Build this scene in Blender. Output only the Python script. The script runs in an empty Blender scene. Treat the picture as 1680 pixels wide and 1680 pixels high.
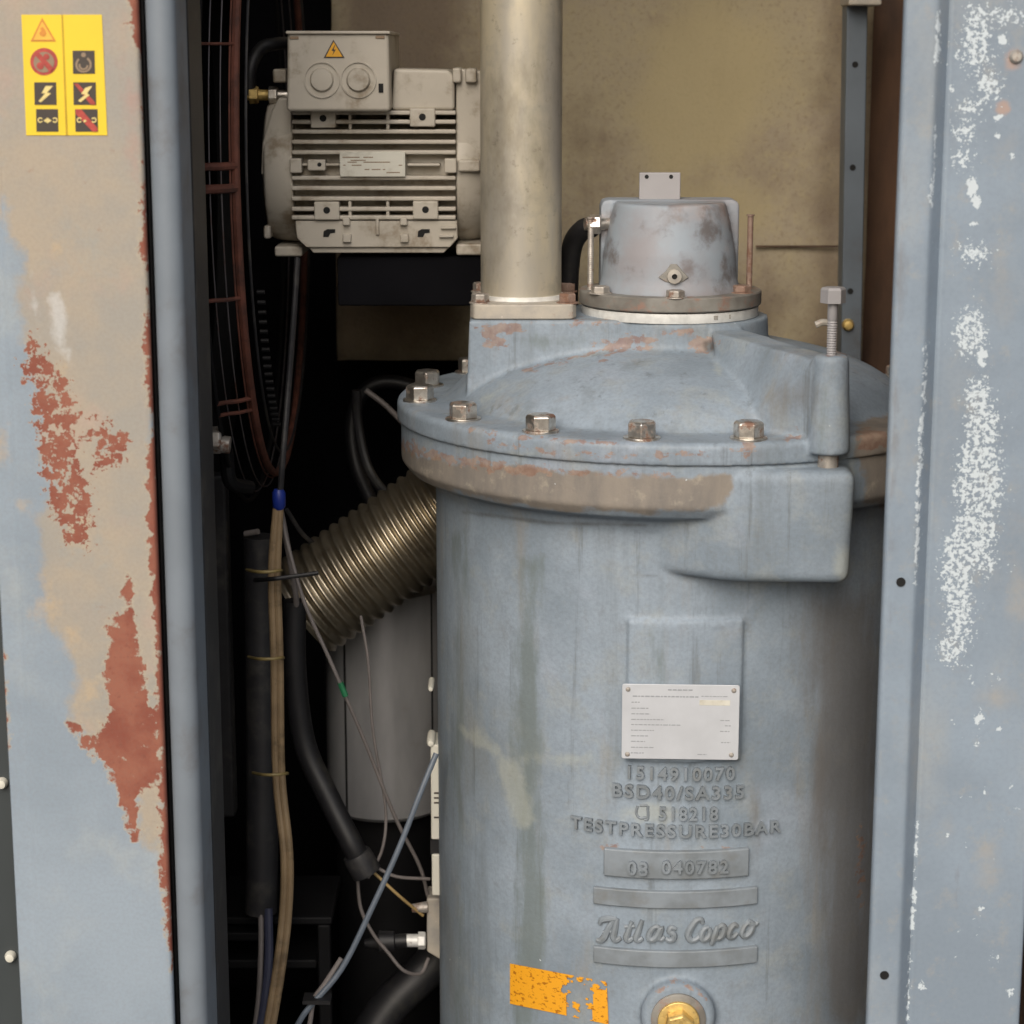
import bpy, bmesh, math, random
import numpy as np
from mathutils import Vector, Matrix, noise as mnoise
random.seed(7)
R = math.radians
scene = bpy.context.scene
COL = scene.collection
# ------------------------------------------------------------------ camera
F, PITCH, CAM = 3500.0, R(12.0), Vector((0.0, -1.72, 1.5))
cam_d = bpy.data.cameras.new('camera'); cam = bpy.data.objects.new('camera', cam_d); COL.objects.link(cam)
cam.location = CAM; cam.rotation_euler = (R(90) - PITCH, 0, 0)
cam_d.sensor_width = 36; cam_d.lens = 36 * F / 1680; cam_d.clip_start = .05; cam_d.clip_end = 200
cam_d.dof.use_dof = True; cam_d.dof.focus_distance = 1.62; cam_d.dof.aperture_fstop = 11
scene.camera = cam
# ------------------------------------------------------------------ sky and sun
SUN_EL, SUN_AZ = R(36), R(-14)          # azimuth of the sun seen from the machine, 0 = straight out of the door, minus = left
world = bpy.data.worlds.new('World'); scene.world = world; world.use_nodes = True
wn = world.node_tree; bg = wn.nodes['Background']
sky = wn.nodes.new('ShaderNodeTexSky'); sky.sky_type = 'NISHITA'; sky.sun_disc = False
sky.sun_elevation = SUN_EL; sky.sun_rotation = math.pi + SUN_AZ * -1
sky.dust_density = 4.0; sky.ozone_density = .6
wn.links.new(sky.outputs[0], bg.inputs[0]); bg.inputs[1].default_value = .065
sun_d = bpy.data.lights.new('sun', 'SUN'); sun_d.energy = 1.5; sun_d.angle = R(50); sun_d.color = (1, .95, .88)
sun = bpy.data.objects.new('sun', sun_d); COL.objects.link(sun)
sdir = Vector((math.sin(SUN_AZ) * math.cos(SUN_EL), -math.cos(SUN_AZ) * math.cos(SUN_EL), math.sin(SUN_EL)))
sun.rotation_euler = sdir.to_track_quat('Z', 'Y').to_euler(); sun.location = (-1, -3, 4)
vs = scene.view_settings
vs.view_transform = 'Standard'; vs.look = 'None'; vs.gamma = 1; vs.use_curve_mapping = False; vs.exposure = 0.72

# ------------------------------------------------------------------ pixel <-> world
cP, sP = math.cos(PITCH), math.sin(PITCH)
def ray(px, py):
    dx, dy = (px - 840) / F, -(py - 840) / F
    return Vector((dx, cP + dy * sP, -sP + dy * cP))
def at(px, py, Y):
    d = ray(px, py); return CAM + d * ((Y - CAM.y) / d.y)
def sc(py, Y):                              # metres per photo pixel at that height and depth
    d = ray(840, py); return ((Y - CAM.y) / d.y) / F
def proj(co):                               # numpy (n,3) -> photo pixels
    v = co - np.array(CAM)
    depth = v[:, 1] * cP - v[:, 2] * sP
    up = v[:, 1] * sP + v[:, 2] * cP
    return np.stack([840 + F * v[:, 0] / depth, 840 - F * up / depth], 1)
def tan_r(px, py, ax, ay):                  # radius of a vertical cylinder whose outline passes through a pixel
    d = ray(px, py); l = math.hypot(d.x, d.y)
    return abs(d.x * (ay - CAM.y) - d.y * (ax - CAM.x)) / l

# ------------------------------------------------------------------ mesh helpers
def spline(pts, k=6):
    P = [Vector(p) for p in pts]
    if len(P) < 3: return P
    out = []
    for i in range(len(P) - 1):
        p0 = P[i - 1] if i else P[0] * 2 - P[1]
        p3 = P[i + 2] if i + 2 < len(P) else P[-1] * 2 - P[-2]
        p1, p2 = P[i], P[i + 1]
        for j in range(k):
            t = j / k
            out.append(.5 * ((2 * p1) + (p2 - p0) * t + (2 * p0 - 5 * p1 + 4 * p2 - p3) * t * t + (3 * p1 - p0 - 3 * p2 + p3) * t ** 3))
    out.append(P[-1]); return out
def frame_of(d):
    d = Vector(d).normalized()
    a = Vector((0, 0, 1)) if abs(d.z) < .9 else Vector((1, 0, 0))
    u = a.cross(d).normalized(); return u, d.cross(u)
class MB:
    def __init__(s): s.bm = bmesh.new()
    def verts(s, L): return [s.bm.verts.new(v) for v in L]
    def face(s, vs_):
        try: return s.bm.faces.new(vs_)
        except ValueError: return None
    def poly(s, pts): s.face(s.verts(pts)); return s
    def prism(s, pts, vec):
        vec = Vector(vec); a = s.verts(pts); b = s.verts([Vector(p) + vec for p in pts]); n = len(a)
        s.face(a[::-1]); s.face(b)
        for i in range(n): s.face([a[i], a[(i + 1) % n], b[(i + 1) % n], b[i]])
        return s
    def loft(s, A, B):
        a = s.verts(A); b = s.verts(B); n = len(a); s.face(a[::-1]); s.face(b)
        for i in range(n): s.face([a[i], a[(i + 1) % n], b[(i + 1) % n], b[i]])
        return s
    def box(s, lo, hi):
        (x0, y0, z0), (x1, y1, z1) = lo, hi
        x0, x1 = sorted((x0, x1)); y0, y1 = sorted((y0, y1)); z0, z1 = sorted((z0, z1))
        return s.prism([(x0, y0, z0), (x1, y0, z0), (x1, y1, z0), (x0, y1, z0)], (0, 0, z1 - z0))
    def pbox(s, px0, py0, px1, py1, Y, Y2):  # box whose front face spans these photo pixels at depth Y
        a, b = at(px0, py0, Y), at(px1, py1, Y)
        return s.box((a.x, Y, b.z), (b.x, Y2, a.z))
    def lathe(s, prof, o, d=(0, 0, 1), n=48, u=None):
        o = Vector(o); d = Vector(d).normalized()
        uu, vv = frame_of(d)
        rings = []
        for r, h in prof:
            if r < 1e-6: rings.append(s.verts([o + d * h]))
            else: rings.append(s.verts([o + d * h + (uu * math.cos(2 * math.pi * i / n) + vv * math.sin(2 * math.pi * i / n)) * r for i in range(n)]))
        for a, b in zip(rings, rings[1:]):
            if len(a) == 1 and len(b) == 1: continue
            for i in range(n):
                j = (i + 1) % n
                if len(a) == 1: s.face([a[0], b[j], b[i]])
                elif len(b) == 1: s.face([a[i], a[j], b[0]])
                else: s.face([a[i], a[j], b[j], b[i]])
        return s
    def cyl(s, p0, p1, r0, r1=None, n=24):
        p0, p1 = Vector(p0), Vector(p1); h = (p1 - p0).length
        r1 = r0 if r1 is None else r1
        return s.lathe([(0, 0), (r0, 0), (r1, h), (0, h)], p0, p1 - p0, n)
    def tube(s, pts, r, n=10, k=6, wav=None):
        P = spline(pts, k); m = len(P); rings = []; u = None
        for i, p in enumerate(P):
            t = (P[min(i + 1, m - 1)] - P[max(i - 1, 0)]).normalized()
            if u is None: u, _ = frame_of(t)
            u = (u - t * u.dot(t)).normalized(); v = t.cross(u)
            rr = r(i / (m - 1)) if callable(r) else r
            rings.append(s.verts([p + (u * math.cos(2 * math.pi * q / n) + v * math.sin(2 * math.pi * q / n)) * rr for q in range(n)]))
        for a, b in zip(rings, rings[1:]):
            for q in range(n): s.face([a[q], a[(q + 1) % n], b[(q + 1) % n], b[q]])
        s.face(rings[0][::-1]); s.face(rings[-1]); return s
    def hexa(s, p, d, r, h, rot=0.):
        p = Vector(p); d = Vector(d).normalized(); u, v = frame_of(d)
        def ring(rr, hh): return s.verts([p + d * hh + (u * math.cos(R(60 * i) + rot) + v * math.sin(R(60 * i) + rot)) * rr for i in range(6)])
        a, b, c = ring(r, 0), ring(r, h * .86), ring(r * .86, h)
        for x, y in ((a, b), (b, c)):
            for i in range(6): s.face([x[i], x[(i + 1) % 6], y[(i + 1) % 6], y[i]])
        s.face(a[::-1]); s.face(c); return s
    def bolt(s, p, d, r, h, rot=0., washer=True):
        p = Vector(p); d = Vector(d).normalized()
        if washer: s.lathe([(0, 0), (r * 1.22, 0), (r * 1.22, h * .18), (0, h * .18)], p, d, 20); p = p + d * h * .18
        return s.hexa(p, d, r, h * .85, rot)
    def build(s, name, mat_, parent=None, smooth=35, bevel=0., seg=2, remesh=0., its=0):
        base = Vector((0, 0, 0)); q = parent
        while q is not None: base += q.location; q = q.parent
        bmesh.ops.recalc_face_normals(s.bm, faces=s.bm.faces)
        bmesh.ops.translate(s.bm, verts=s.bm.verts, vec=-base)
        me = bpy.data.meshes.new(name); s.bm.to_mesh(me); s.bm.free()
        o = bpy.data.objects.new(name, me); COL.objects.link(o); o.parent = parent
        if remesh:
            m = o.modifiers.new('r', 'REMESH'); m.mode = 'VOXEL'; m.voxel_size = remesh
            m = o.modifiers.new('s', 'SMOOTH'); m.factor = .5; m.iterations = its
            dg = bpy.context.evaluated_depsgraph_get(); dg.update()
            me2 = bpy.data.meshes.new_from_object(o.evaluated_get(dg)); o.modifiers.clear(); o.data = me2; me = me2; me.name = name
            me.polygons.foreach_set('use_smooth', [True] * len(me.polygons))
        else:
            if smooth:
                me.polygons.foreach_set('use_smooth', [True] * len(me.polygons)); me.set_sharp_from_angle(angle=R(smooth))
            if bevel:
                m = o.modifiers.new('b', 'BEVEL'); m.width = bevel; m.segments = seg; m.limit_method = 'ANGLE'; m.angle_limit = R(32); m.harden_normals = True
        if mat_: me.materials.clear(); me.materials.append(mat_)
        return o
def tag(o, label, cat, group=None, kind=None):
    if label: o['label'] = label
    if cat: o['category'] = cat
    if group: o['group'] = group
    if kind: o['kind'] = kind
    return o
def thing(name, loc, label, cat, group=None):
    o = bpy.data.objects.new(name, None); COL.objects.link(o); o.location = loc; o.empty_display_size = .02
    return tag(o, label, cat, group)

# signed distance to traced outlines (photo pixels), kept as a mesh attribute: inside is positive
def sd_poly(P, poly):
    poly = np.array(poly, float); a = poly; b = np.roll(poly, -1, 0)
    best = np.full(len(P), 1e9); ins = np.zeros(len(P), bool)
    for (ax, ay), (bx, by) in zip(a, b):
        ex, ey = bx - ax, by - ay; wx, wy = P[:, 0] - ax, P[:, 1] - ay
        t = np.clip((wx * ex + wy * ey) / (ex * ex + ey * ey + 1e-9), 0, 1)
        best = np.minimum(best, np.hypot(wx - ex * t, wy - ey * t))
        c = ((ay > P[:, 1]) != (by > P[:, 1]))
        with np.errstate(divide='ignore', invalid='ignore'):
            ins ^= c & (P[:, 0] < ex * (P[:, 1] - ay) / (by - ay if by != ay else 1e-9) + ax)
    return np.where(ins, best, -best)
def sd_ell(P, cx, cy, rx, ry):
    k = np.hypot((P[:, 0] - cx) / rx, (P[:, 1] - cy) / ry); return (1 - k) * min(rx, ry)
def sd_line(P, pts, w):
    best = np.full(len(P), 1e9)
    for (ax, ay), (bx, by) in zip(pts, pts[1:]):
        ex, ey = bx - ax, by - ay; wx, wy = P[:, 0] - ax, P[:, 1] - ay
        t = np.clip((wx * ex + wy * ey) / (ex * ex + ey * ey + 1e-9), 0, 1)
        best = np.minimum(best, np.hypot(wx - ex * t, wy - ey * t))
    return w - best
def stains(o, **layers):
    me = o.data; n = len(me.vertices); co = np.empty(n * 3, np.float32); me.vertices.foreach_get('co', co)
    base = np.zeros(3); q = o
    while q is not None: base += np.array(q.location); q = q.parent
    P = proj(co.reshape(-1, 3) + base)
    for k, shapes in layers.items():
        v = np.full(n, -60.)
        for s_ in shapes:
            f = {'p': sd_poly, 'e': sd_ell, 'l': sd_line}[s_[0]]; v = np.maximum(v, f(P, *s_[1:]))
        a = me.attributes.new(k, 'FLOAT', 'POINT'); a.data.foreach_set('value', v.astype(np.float32))

# ------------------------------------------------------------------ materials
def lin(r, g, b):
    f = lambda c: (c / 255 / 12.92) if c <= 10 else ((c / 255 + .055) / 1.055) ** 2.4
    return (f(r), f(g), f(b), 1)
class NT:
    def __init__(s, name):
        s.m = bpy.data.materials.new(name); s.m.use_nodes = True; s.t = s.m.node_tree; s.b = s.t.nodes['Principled BSDF']
        s._p = None
    def n(s, k): return s.t.nodes.new(k)
    def set(s, sock, v):
        if isinstance(v, bpy.types.NodeSocket): s.t.links.new(v, sock)
        elif v is not None: sock.default_value = v
    def pos(s):
        if s._p is None: s._p = s.n('ShaderNodeNewGeometry').outputs['Position']
        return s._p
    def scale(s, v): 
        q = s.n('ShaderNodeVectorMath'); q.operation = 'MULTIPLY'; s.set(q.inputs[0], s.pos()); q.inputs[1].default_value = v; return q.outputs[0]
    def noise(s, scale, det=4, rough=.55, st=None, off=0, dist=0.):
        q = s.n('ShaderNodeTexNoise'); q.noise_dimensions = '4D' ; q.inputs['W'].default_value = off
        q.inputs['Scale'].default_value = scale; q.inputs['Detail'].default_value = det; q.inputs['Roughness'].default_value = rough; q.inputs['Distortion'].default_value = dist
        s.set(q.inputs['Vector'], s.scale(st) if st else s.pos()); return q.outputs['Fac']
    def ramp(s, v, a, b, lo=0., hi=1.):
        q = s.n('ShaderNodeMapRange'); q.interpolation_type = 'SMOOTHSTEP'
        s.set(q.inputs[0], v); q.inputs[1].default_value = a; q.inputs[2].default_value = b; q.inputs[3].default_value = lo; q.inputs[4].default_value = hi
        return q.outputs[0]
    def math(s, op, a, b=None, c=None):
        q = s.n('ShaderNodeMath'); q.operation = op
        for i, x in enumerate((a, b, c)): s.set(q.inputs[i], x)
        return q.outputs[0]
    def mix(s, f, a, b):
        q = s.n('ShaderNodeMix'); q.data_type = 'RGBA'; s.set(q.inputs[0], f); s.set(q.inputs[6], a); s.set(q.inputs[7], b); return q.outputs[2]
    def attr(s, name):
        q = s.n('ShaderNodeAttribute'); q.attribute_name = name; return q.outputs['Fac']
    def mask(s, name, amp, scale, det=5, soft=1.5, bias=0., st=None, off=0, cap=None):
        a = s.attr(name) if cap is None else s.math('MINIMUM', s.attr(name), cap)
        v = s.math('MULTIPLY_ADD', s.math('SUBTRACT', s.noise(scale, det, .65, st, off), .5), amp, a)
        return s.ramp(v, bias, bias + soft)
    def pointy(s): return s.n('ShaderNodeNewGeometry').outputs['Pointiness']
    def sepz(s):
        q = s.n('ShaderNodeSeparateXYZ'); s.set(q.inputs[0], s.pos()); return q.outputs
    def out(s, col, rough=.5, metal=0., bump=None, bstr=.3, bdist=.001, spec=.5, coat=None):
        s.set(s.b.inputs['Base Color'], col); s.set(s.b.inputs['Roughness'], rough); s.set(s.b.inputs['Metallic'], metal)
        s.b.inputs['Specular IOR Level'].default_value = spec
        if bump is not None:
            q = s.n('ShaderNodeBump'); q.inputs['Strength'].default_value = bstr; q.inputs['Distance'].default_value = bdist
            s.set(q.inputs['Height'], bump); s.t.links.new(q.outputs[0], s.b.inputs['Normal'])
        return s.m
def simple(name, col, rough=.5, metal=0., var=.25, scale=30, dirt=None, dscale=12, bump=.0, spec=.5):
    k = NT(name); c = col; d = tuple(x * (1 - var) for x in col[:3]) + (1,)
    x = k.mix(k.ramp(k.noise(scale, 5), .3, .7), c, d)
    if dirt: x = k.mix(k.ramp(k.noise(dscale, 6, .65, off=3), .5, .68), x, dirt)
    return k.out(x, rough, metal, k.noise(scale * 14, 3) if bump else None, bump or .1, .0006, spec)

BLUE = lin(145, 158, 171); BLUED = lin(124, 137, 149); RUST = lin(142, 82, 66); BEIGE = lin(190, 175, 152)
def m_cast(name, base=BLUE, dark=BLUED, streak=True):
    k = NT(name)
    c = k.mix(k.ramp(k.noise(9, 6, .6, off=1), .35, .65), base, dark)
    c = k.mix(k.ramp(k.noise(7, 6, .65, (1, 1, .5), off=31), .5, .7, 0, .7), c, lin(128, 134, 136))
    c = k.mix(k.ramp(k.noise(11, 5, .6, off=33), .55, .7, 0, .6), c, lin(158, 168, 182))
    c = k.mix(k.ramp(k.noise(26, 6, .7, off=12), .5, .66, 0, .5), c, lin(150, 156, 156))
    c = k.mix(k.ramp(k.noise(75, 6, .75, off=42), .52, .7, 0, .26), c, lin(112, 110, 106))
    c = k.mix(k.ramp(k.noise(340, 3, .6, off=43), .35, .7, 0, .2), c, lin(92, 96, 98))
    if streak:   # runs of oil and water down the wall
        c = k.mix(k.ramp(k.noise(24, 6, .68, (1, 1, .07), off=2), .52, .7, 0, .55), c, lin(108, 116, 120))
        c = k.mix(k.ramp(k.noise(70, 6, .7, (1, 1, .05), off=5), .56, .68, 0, .45), c, lin(84, 88, 88))
        c = k.mix(k.ramp(k.noise(14, 6, .68, (1, 1, .16), off=8), .54, .68, 0, .42), c, lin(142, 132, 116))
    c = k.mix(k.math('MULTIPLY', k.mask('green', 110, 34, soft=26, st=(1, 1, .25)), .7), c, lin(104, 114, 112))
    c = k.mix(k.math('MULTIPLY', k.mask('cream', 60, 40, soft=18), .36), c, lin(180, 182, 168))
    c = k.mix(k.math('MULTIPLY', k.mask('dirt', 170, 26, soft=60, st=(1, 1, .22)), .7), c, lin(108, 105, 102))  # real dirt runs, plus shade painted on the vessel's right side
    br = k.mask('brown', 50, 40, soft=10)
    bc = k.mix(k.ramp(k.noise(22, 6, .65, (1, 1, .35), off=4), .35, .65), lin(142, 134, 124), lin(116, 112, 108))
    bc = k.mix(k.ramp(k.noise(50, 5, .65, off=14), .55, .72, 0, .7), bc, lin(172, 164, 148))
    c = k.mix(br, c, bc)
    ru = k.mask('rust', 60, 110, 6, soft=5, st=(1, 1, 1.6))
    rc = k.mix(k.ramp(k.noise(90, 5, .6, off=6), .35, .65), lin(128, 92, 76), lin(160, 136, 118))
    c = k.mix(k.math('MULTIPLY', ru, .68), c, rc)
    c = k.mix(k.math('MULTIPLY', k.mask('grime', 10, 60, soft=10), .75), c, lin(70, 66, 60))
    # chips and worn edges
    c = k.mix(k.math('MULTIPLY', k.ramp(k.pointy(), .53, .6), k.ramp(k.noise(60, 4, off=9), .42, .6)), c, lin(176, 160, 140))
    c = k.mix(k.ramp(k.noise(150, 2, .5, off=7), .765, .79), c, lin(205, 212, 218))
    r = k.ramp(k.noise(16, 5, .65, off=11), .3, .7, .46, .74)
    h = k.math('MULTIPLY_ADD', k.noise(260, 4, .6), .5, k.math('MULTIPLY', k.noise(50, 4), .8))
    return k.out(c, r, 0, h, .4, .0014, .4)
M = {}
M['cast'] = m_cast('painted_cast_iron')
def m_steel(name, c0, c1, rough=.32, rust=.5, metal=.9):
    k = NT(name); c = k.mix(k.ramp(k.noise(120, 5), .3, .7), c0, c1)
    f = k.ramp(k.noise(85, 5, .65, off=3), .62 - .25 * rust, .72 - .2 * rust)
    c = k.mix(f, c, lin(122, 92, 76))
    return k.out(c, k.math('MULTIPLY_ADD', f, .3, rough), k.math('MULTIPLY_ADD', f, -.8 * metal, metal), k.noise(500, 3), .15, .0005)
M['bolt'] = m_steel('zinc_bolt', lin(222, 218, 210), lin(178, 170, 160), .28, .45)
M['bolt_grey'] = m_steel('weathered_bolt', lin(190, 184, 176), lin(150, 145, 138), .45, .5, .5)
M['bolt_rust'] = m_steel('rusty_stud', lin(150, 130, 118), lin(132, 106, 92), .65, .5, .2)
M['silver'] = m_steel('bright_ring', lin(240, 240, 236), lin(214, 214, 210), .45, -.3, .2)
M['alu'] = simple('aluminium_plate', lin(206, 210, 216), .45, .3, .1, 40)
M['tabgrey'] = simple('dull_grey_plate', lin(158, 156, 158), .5, .1, .1, 40)
k = NT('plate_print'); M['print'] = k.out(lin(150, 154, 160), .6)
k = NT('flange_disc'); c = k.mix(k.ramp(k.noise(40, 5), .35, .65), lin(138, 136, 130), lin(112, 108, 102)); c = k.mix(k.ramp(k.noise(60, 6, .65, off=2), .52, .68), c, lin(142, 112, 98)); M['disc'] = k.out(c, .55, .1, k.noise(200, 4), .2)
k = NT('primer_flange'); c = k.mix(k.ramp(k.noise(50, 5), .35, .7), lin(184, 176, 162), lin(156, 152, 146)); c = k.mix(k.ramp(k.noise(70, 6, .65, off=2), .58, .72), c, lin(150, 120, 104)); c = k.mix(k.ramp(k.noise(160, 3, .6, off=5), .66, .7), c, lin(214, 208, 196)); M['primer'] = k.out(c, .55, 0, k.noise(200, 4), .25)
# pipe: dull zinc with a yellowed side
k = NT('pipe_zinc'); c = k.mix(k.ramp(k.noise(22, 5, .6, (1, 1, .25)), .32, .68), lin(172, 167, 157), lin(204, 193, 166))
c = k.mix(k.ramp(k.noise(30, 6, .65, off=2), .5, .75, 0, .6), c, lin(150, 148, 140)); c = k.mix(k.ramp(k.noise(60, 6, .7, (1, 1, .4), off=6), .62, .78, 0, .5), c, lin(118, 106, 84))
c = k.mix(k.ramp(k.noise(9, 6, .7, (1, 1, .5), off=16), .5, .66, 0, .6), c, lin(128, 120, 104))
c = k.mix(k.ramp(k.noise(120, 5, .75, off=18), .56, .7, 0, .4), c, lin(104, 96, 84))
M['pipe'] = k.out(c, k.ramp(k.noise(18, 4, off=4), .3, .7, .36, .5), .35, k.noise(180, 4), .12, .0008)
# valve housing: bare patches, mauve and brown stains
k = NT('valve_cast'); c = k.mix(k.ramp(k.noise(16, 5, .55, off=4), .4, .62), lin(148, 158, 168), lin(146, 144, 148))
c = k.mix(k.ramp(k.noise(20, 5, .6, off=9), .53, .68, 0, .85), c, lin(112, 102, 100)); c = k.mix(k.ramp(k.noise(13, 5, .6, off=15), .52, .68, 0, .7), c, lin(178, 160, 152))
c = k.mix(k.math('MULTIPLY', k.mask('grime', 130, 40, soft=30), .75), c, lin(92, 80, 74))
M['valve'] = k.out(c, .6, .05, k.math('MULTIPLY_ADD', k.noise(300, 4), .4, k.noise(60, 3)), .25, .001)
M['motor'] = simple('motor_grey_paint', lin(190, 183, 170), .46, 0, .12, 20, lin(138, 124, 104), 26, .12)
M['motor_dark'] = simple('hole_dark', (.006, .006, .006, 1), .8)
M['black'] = simple('black_steel', (.008, .008, .009, 1), .6, 0, .4, 20, spec=.2)
M['wallblack'] = simple('black_lining', (.007, .007, .009, 1), .9, 0, .4, 12, spec=.08)
M['rubber'] = simple('black_rubber', (.012, .012, .014, 1), .5, 0, .3, 60, (.026, .025, .022, 1), 30, .15)
M['greyhose'] = simple('dark_grey_hose', (.022, .022, .025, 1), .55, 0, .3, 60, (.05, .047, .043, 1), 30, .15)
M['tan'] = simple('tan_cable', lin(150, 128, 98), .55, 0, .25, 60, lin(100, 84, 62), 40)
M['greywire'] = simple('grey_wire', lin(120, 114, 112), .5, 0, .2, 60)
M['bluetube'] = simple('blue_grey_tube', lin(98, 108, 120), .45, 0, .2, 60)
M['navy'] = simple('navy_cable', lin(58, 62, 84), .5, 0, .2, 60)
M['bluecap'] = simple('blue_connector', lin(30, 52, 140), .4, 0, .2, 60)
M['green'] = simple('green_tape', lin(40, 120, 80), .5)
M['yellowwire'] = simple('ochre_wire', lin(176, 150, 100), .5)
M['tie'] = simple('tan_tie', lin(150, 132, 84), .5)
M['white'] = simple('white_plastic', lin(214, 212, 200), .5, 0, .1, 30, lin(170, 165, 150), 20)
M['rustwire'] = simple('rusty_guard', lin(112, 66, 52), .75, .0, .5, 60, lin(70, 44, 36), 50)
M['greyguard'] = simple('grey_guard_wire', lin(108, 104, 106), .45, .4, .3, 40, lin(92, 60, 48), 30)
M['brass'] = simple('brass', lin(232, 200, 126), .42, .5, .2, 120, lin(150, 116, 70), 90)
k = NT('flex_hose_steel'); c = k.mix(k.ramp(k.noise(20, 4), .3, .7), lin(184, 174, 154), lin(146, 136, 118)); c = k.mix(k.ramp(k.noise(40, 5, .65, off=4), .55, .72, 0, .6), c, lin(96, 86, 72)); M['flex'] = k.out(c, .33, .9, k.noise(200, 3), .1)
k = NT('drum_zinc'); c = k.mix(k.ramp(k.noise(12, 5, .6, (1, 1, .3)), .35, .65), lin(196, 196, 196), lin(164, 164, 166)); c = k.mix(k.ramp(k.noise(8, 5, .6, off=3), .58, .7, 0, .6), c, lin(140, 120, 100)); M['drum'] = k.out(c, .28, .45, k.noise(60, 3), .1)
# foam insulation panel
k = NT('stained_foam'); c = k.mix(k.ramp(k.noise(5, 6, .6, off=1), .35, .62), lin(172, 160, 142), lin(178, 166, 138))
c = k.mix(k.ramp(k.noise(9, 6, .65, off=4), .5, .72, 0, .6), c, lin(150, 134, 120)); c = k.mix(k.ramp(k.noise(11, 6, .65, (1, 1, .3), off=8), .55, .72, 0, .55), c, lin(118, 100, 86))
c = k.mix(k.ramp(k.noise(130, 5, .75, off=2), .45, .7, 0, .5), c, lin(188, 174, 138))
c = k.mix(k.ramp(k.noise(240, 4, .7, off=22), .5, .72, 0, .45), c, lin(120, 104, 86))
c = k.mix(k.math('MULTIPLY', k.mask('brown', 220, 14, 7, soft=90), .65), c, lin(112, 96, 84))  # brown mask: stains, plus shade painted in behind the motor
c = k.mix(k.math('MULTIPLY', k.mask('olive', 160, 9, soft=70), .7), c, lin(188, 174, 136))
M['foam'] = k.out(c, .9, 0, k.math('MULTIPLY_ADD', k.noise(300, 4), .6, k.noise(40, 4)), .35, .002, .2)
k = NT('dark_foam'); c = k.mix(k.ramp(k.noise(14, 6, .65, (1, 1, .3)), .35, .68), lin(76, 64, 58), lin(112, 88, 72)); M['darkfoam'] = k.out(c, .95, 0, k.noise(120, 4), .4, .002, .1)
M['strut'] = simple('blue_grey_strut', lin(104, 114, 124), .5, .1, .2, 14, lin(84, 84, 84), 10, .1)
# weathered left post
k = NT('weathered_post'); c = k.mix(k.ramp(k.noise(9, 5, .6, off=1), .35, .65), lin(150, 163, 175), lin(139, 152, 164))
c = k.mix(k.ramp(k.noise(14, 5, .6, off=21), .5, .7, 0, .5), c, lin(172, 178, 178))
be = k.mask('beige', 150, 22, 6, soft=26)
bc = k.mix(k.ramp(k.noise(10, 6, .65, off=3), .38, .62), lin(172, 160, 143), lin(158, 154, 146))
bc = k.mix(k.ramp(k.noise(16, 6, .65, off=6), .52, .7, 0, .6), bc, lin(182, 158, 144))
bc = k.mix(k.ramp(k.noise(20, 5, .65, off=7), .57, .72, 0, .55), bc, lin(150, 158, 158))
bc = k.mix(k.ramp(k.noise(60, 4, .65, off=31), .64, .74, 0, .6), bc, lin(150, 120, 100))
c = k.mix(be, c, bc)
c = k.mix(k.math('MULTIPLY', k.mask('ochre', 190, 40, 6, soft=40), .42), c, lin(200, 172, 132))
c = k.mix(k.math('MULTIPLY', k.mask('pink', 200, 30, 6, soft=60), .5), c, lin(180, 134, 122))
c = k.mix(k.math('MULTIPLY', k.mask('white', 60, 60, 5, soft=18), .55), c, lin(204, 206, 206))
ru = k.mask('rust', 70, 120, 6, soft=5, cap=14)
rl = k.mask('lace', 130, 210, 4, soft=3, bias=-1, cap=5)
ru = k.math('MAXIMUM', k.math('MAXIMUM', ru, rl), k.math('MULTIPLY', k.mask('rust', 300, 300, 3, soft=14, bias=44, cap=4, off=5), .7))
rc = k.mix(k.ramp(k.noise(40, 5, .6, off=8), .35, .65), lin(134, 76, 62), lin(150, 96, 78))
rc = k.mix(k.ramp(k.noise(260, 4, .6, off=9), .55, .72, 0, .5), rc, lin(120, 70, 58))
halo = k.math('MAXIMUM', k.mask('rust', 70, 120, 6, soft=3, cap=14, bias=-4), k.mask('lace', 130, 210, 4, soft=3, bias=-5, cap=5))
c = k.mix(k.math('MULTIPLY', halo, .6), c, lin(176, 166, 148))
c = k.mix(ru, c, rc)
c = k.mix(k.ramp(k.noise(420, 3, .6, off=41), .35, .7, 0, .13), c, lin(120, 108, 98))
c = k.mix(k.ramp(k.noise(120, 2, .5, off=17), .77, .79), c, lin(100, 84, 74))
h = k.math('SUBTRACT', k.math('MULTIPLY_ADD', k.noise(160, 4, .6), .35, k.noise(34, 4)), k.math('MULTIPLY', ru, .5))
M['post'] = k.out(c, k.math('MULTIPLY_ADD', ru, .25, .5), 0, h, .35, .001, .3)
# right door edge, blue-grey with flaked white chips
k = NT('chipped_door'); c = k.mix(k.ramp(k.noise(8, 5, .6, off=1), .35, .65), lin(142, 156, 170), lin(130, 143, 156))
c = k.mix(k.ramp(k.noise(12, 6, .6, (1, 1, .5), off=3), .5, .72, 0, .5), c, lin(164, 166, 164))
c = k.mix(k.ramp(k.noise(40, 5, .6, (1, 1, .12), off=13), .56, .74, 0, .35), c, lin(134, 142, 150))
c = k.mix(k.ramp(k.noise(60, 6, .75, off=51), .52, .68, 0, .4), c, lin(160, 158, 152))
c = k.mix(k.ramp(k.noise(300, 3, .6, off=52), .4, .7, 0, .15), c, lin(110, 120, 130))
c = k.mix(k.math('MULTIPLY', k.mask('tan', 160, 24, 6, soft=60), .45), c, lin(176, 162, 140))
c = k.mix(k.math('MULTIPLY', k.mask('scuff', 90, 60, 5, soft=20, st=(1, 1, .3)), .5), c, lin(112, 108, 106))
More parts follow.
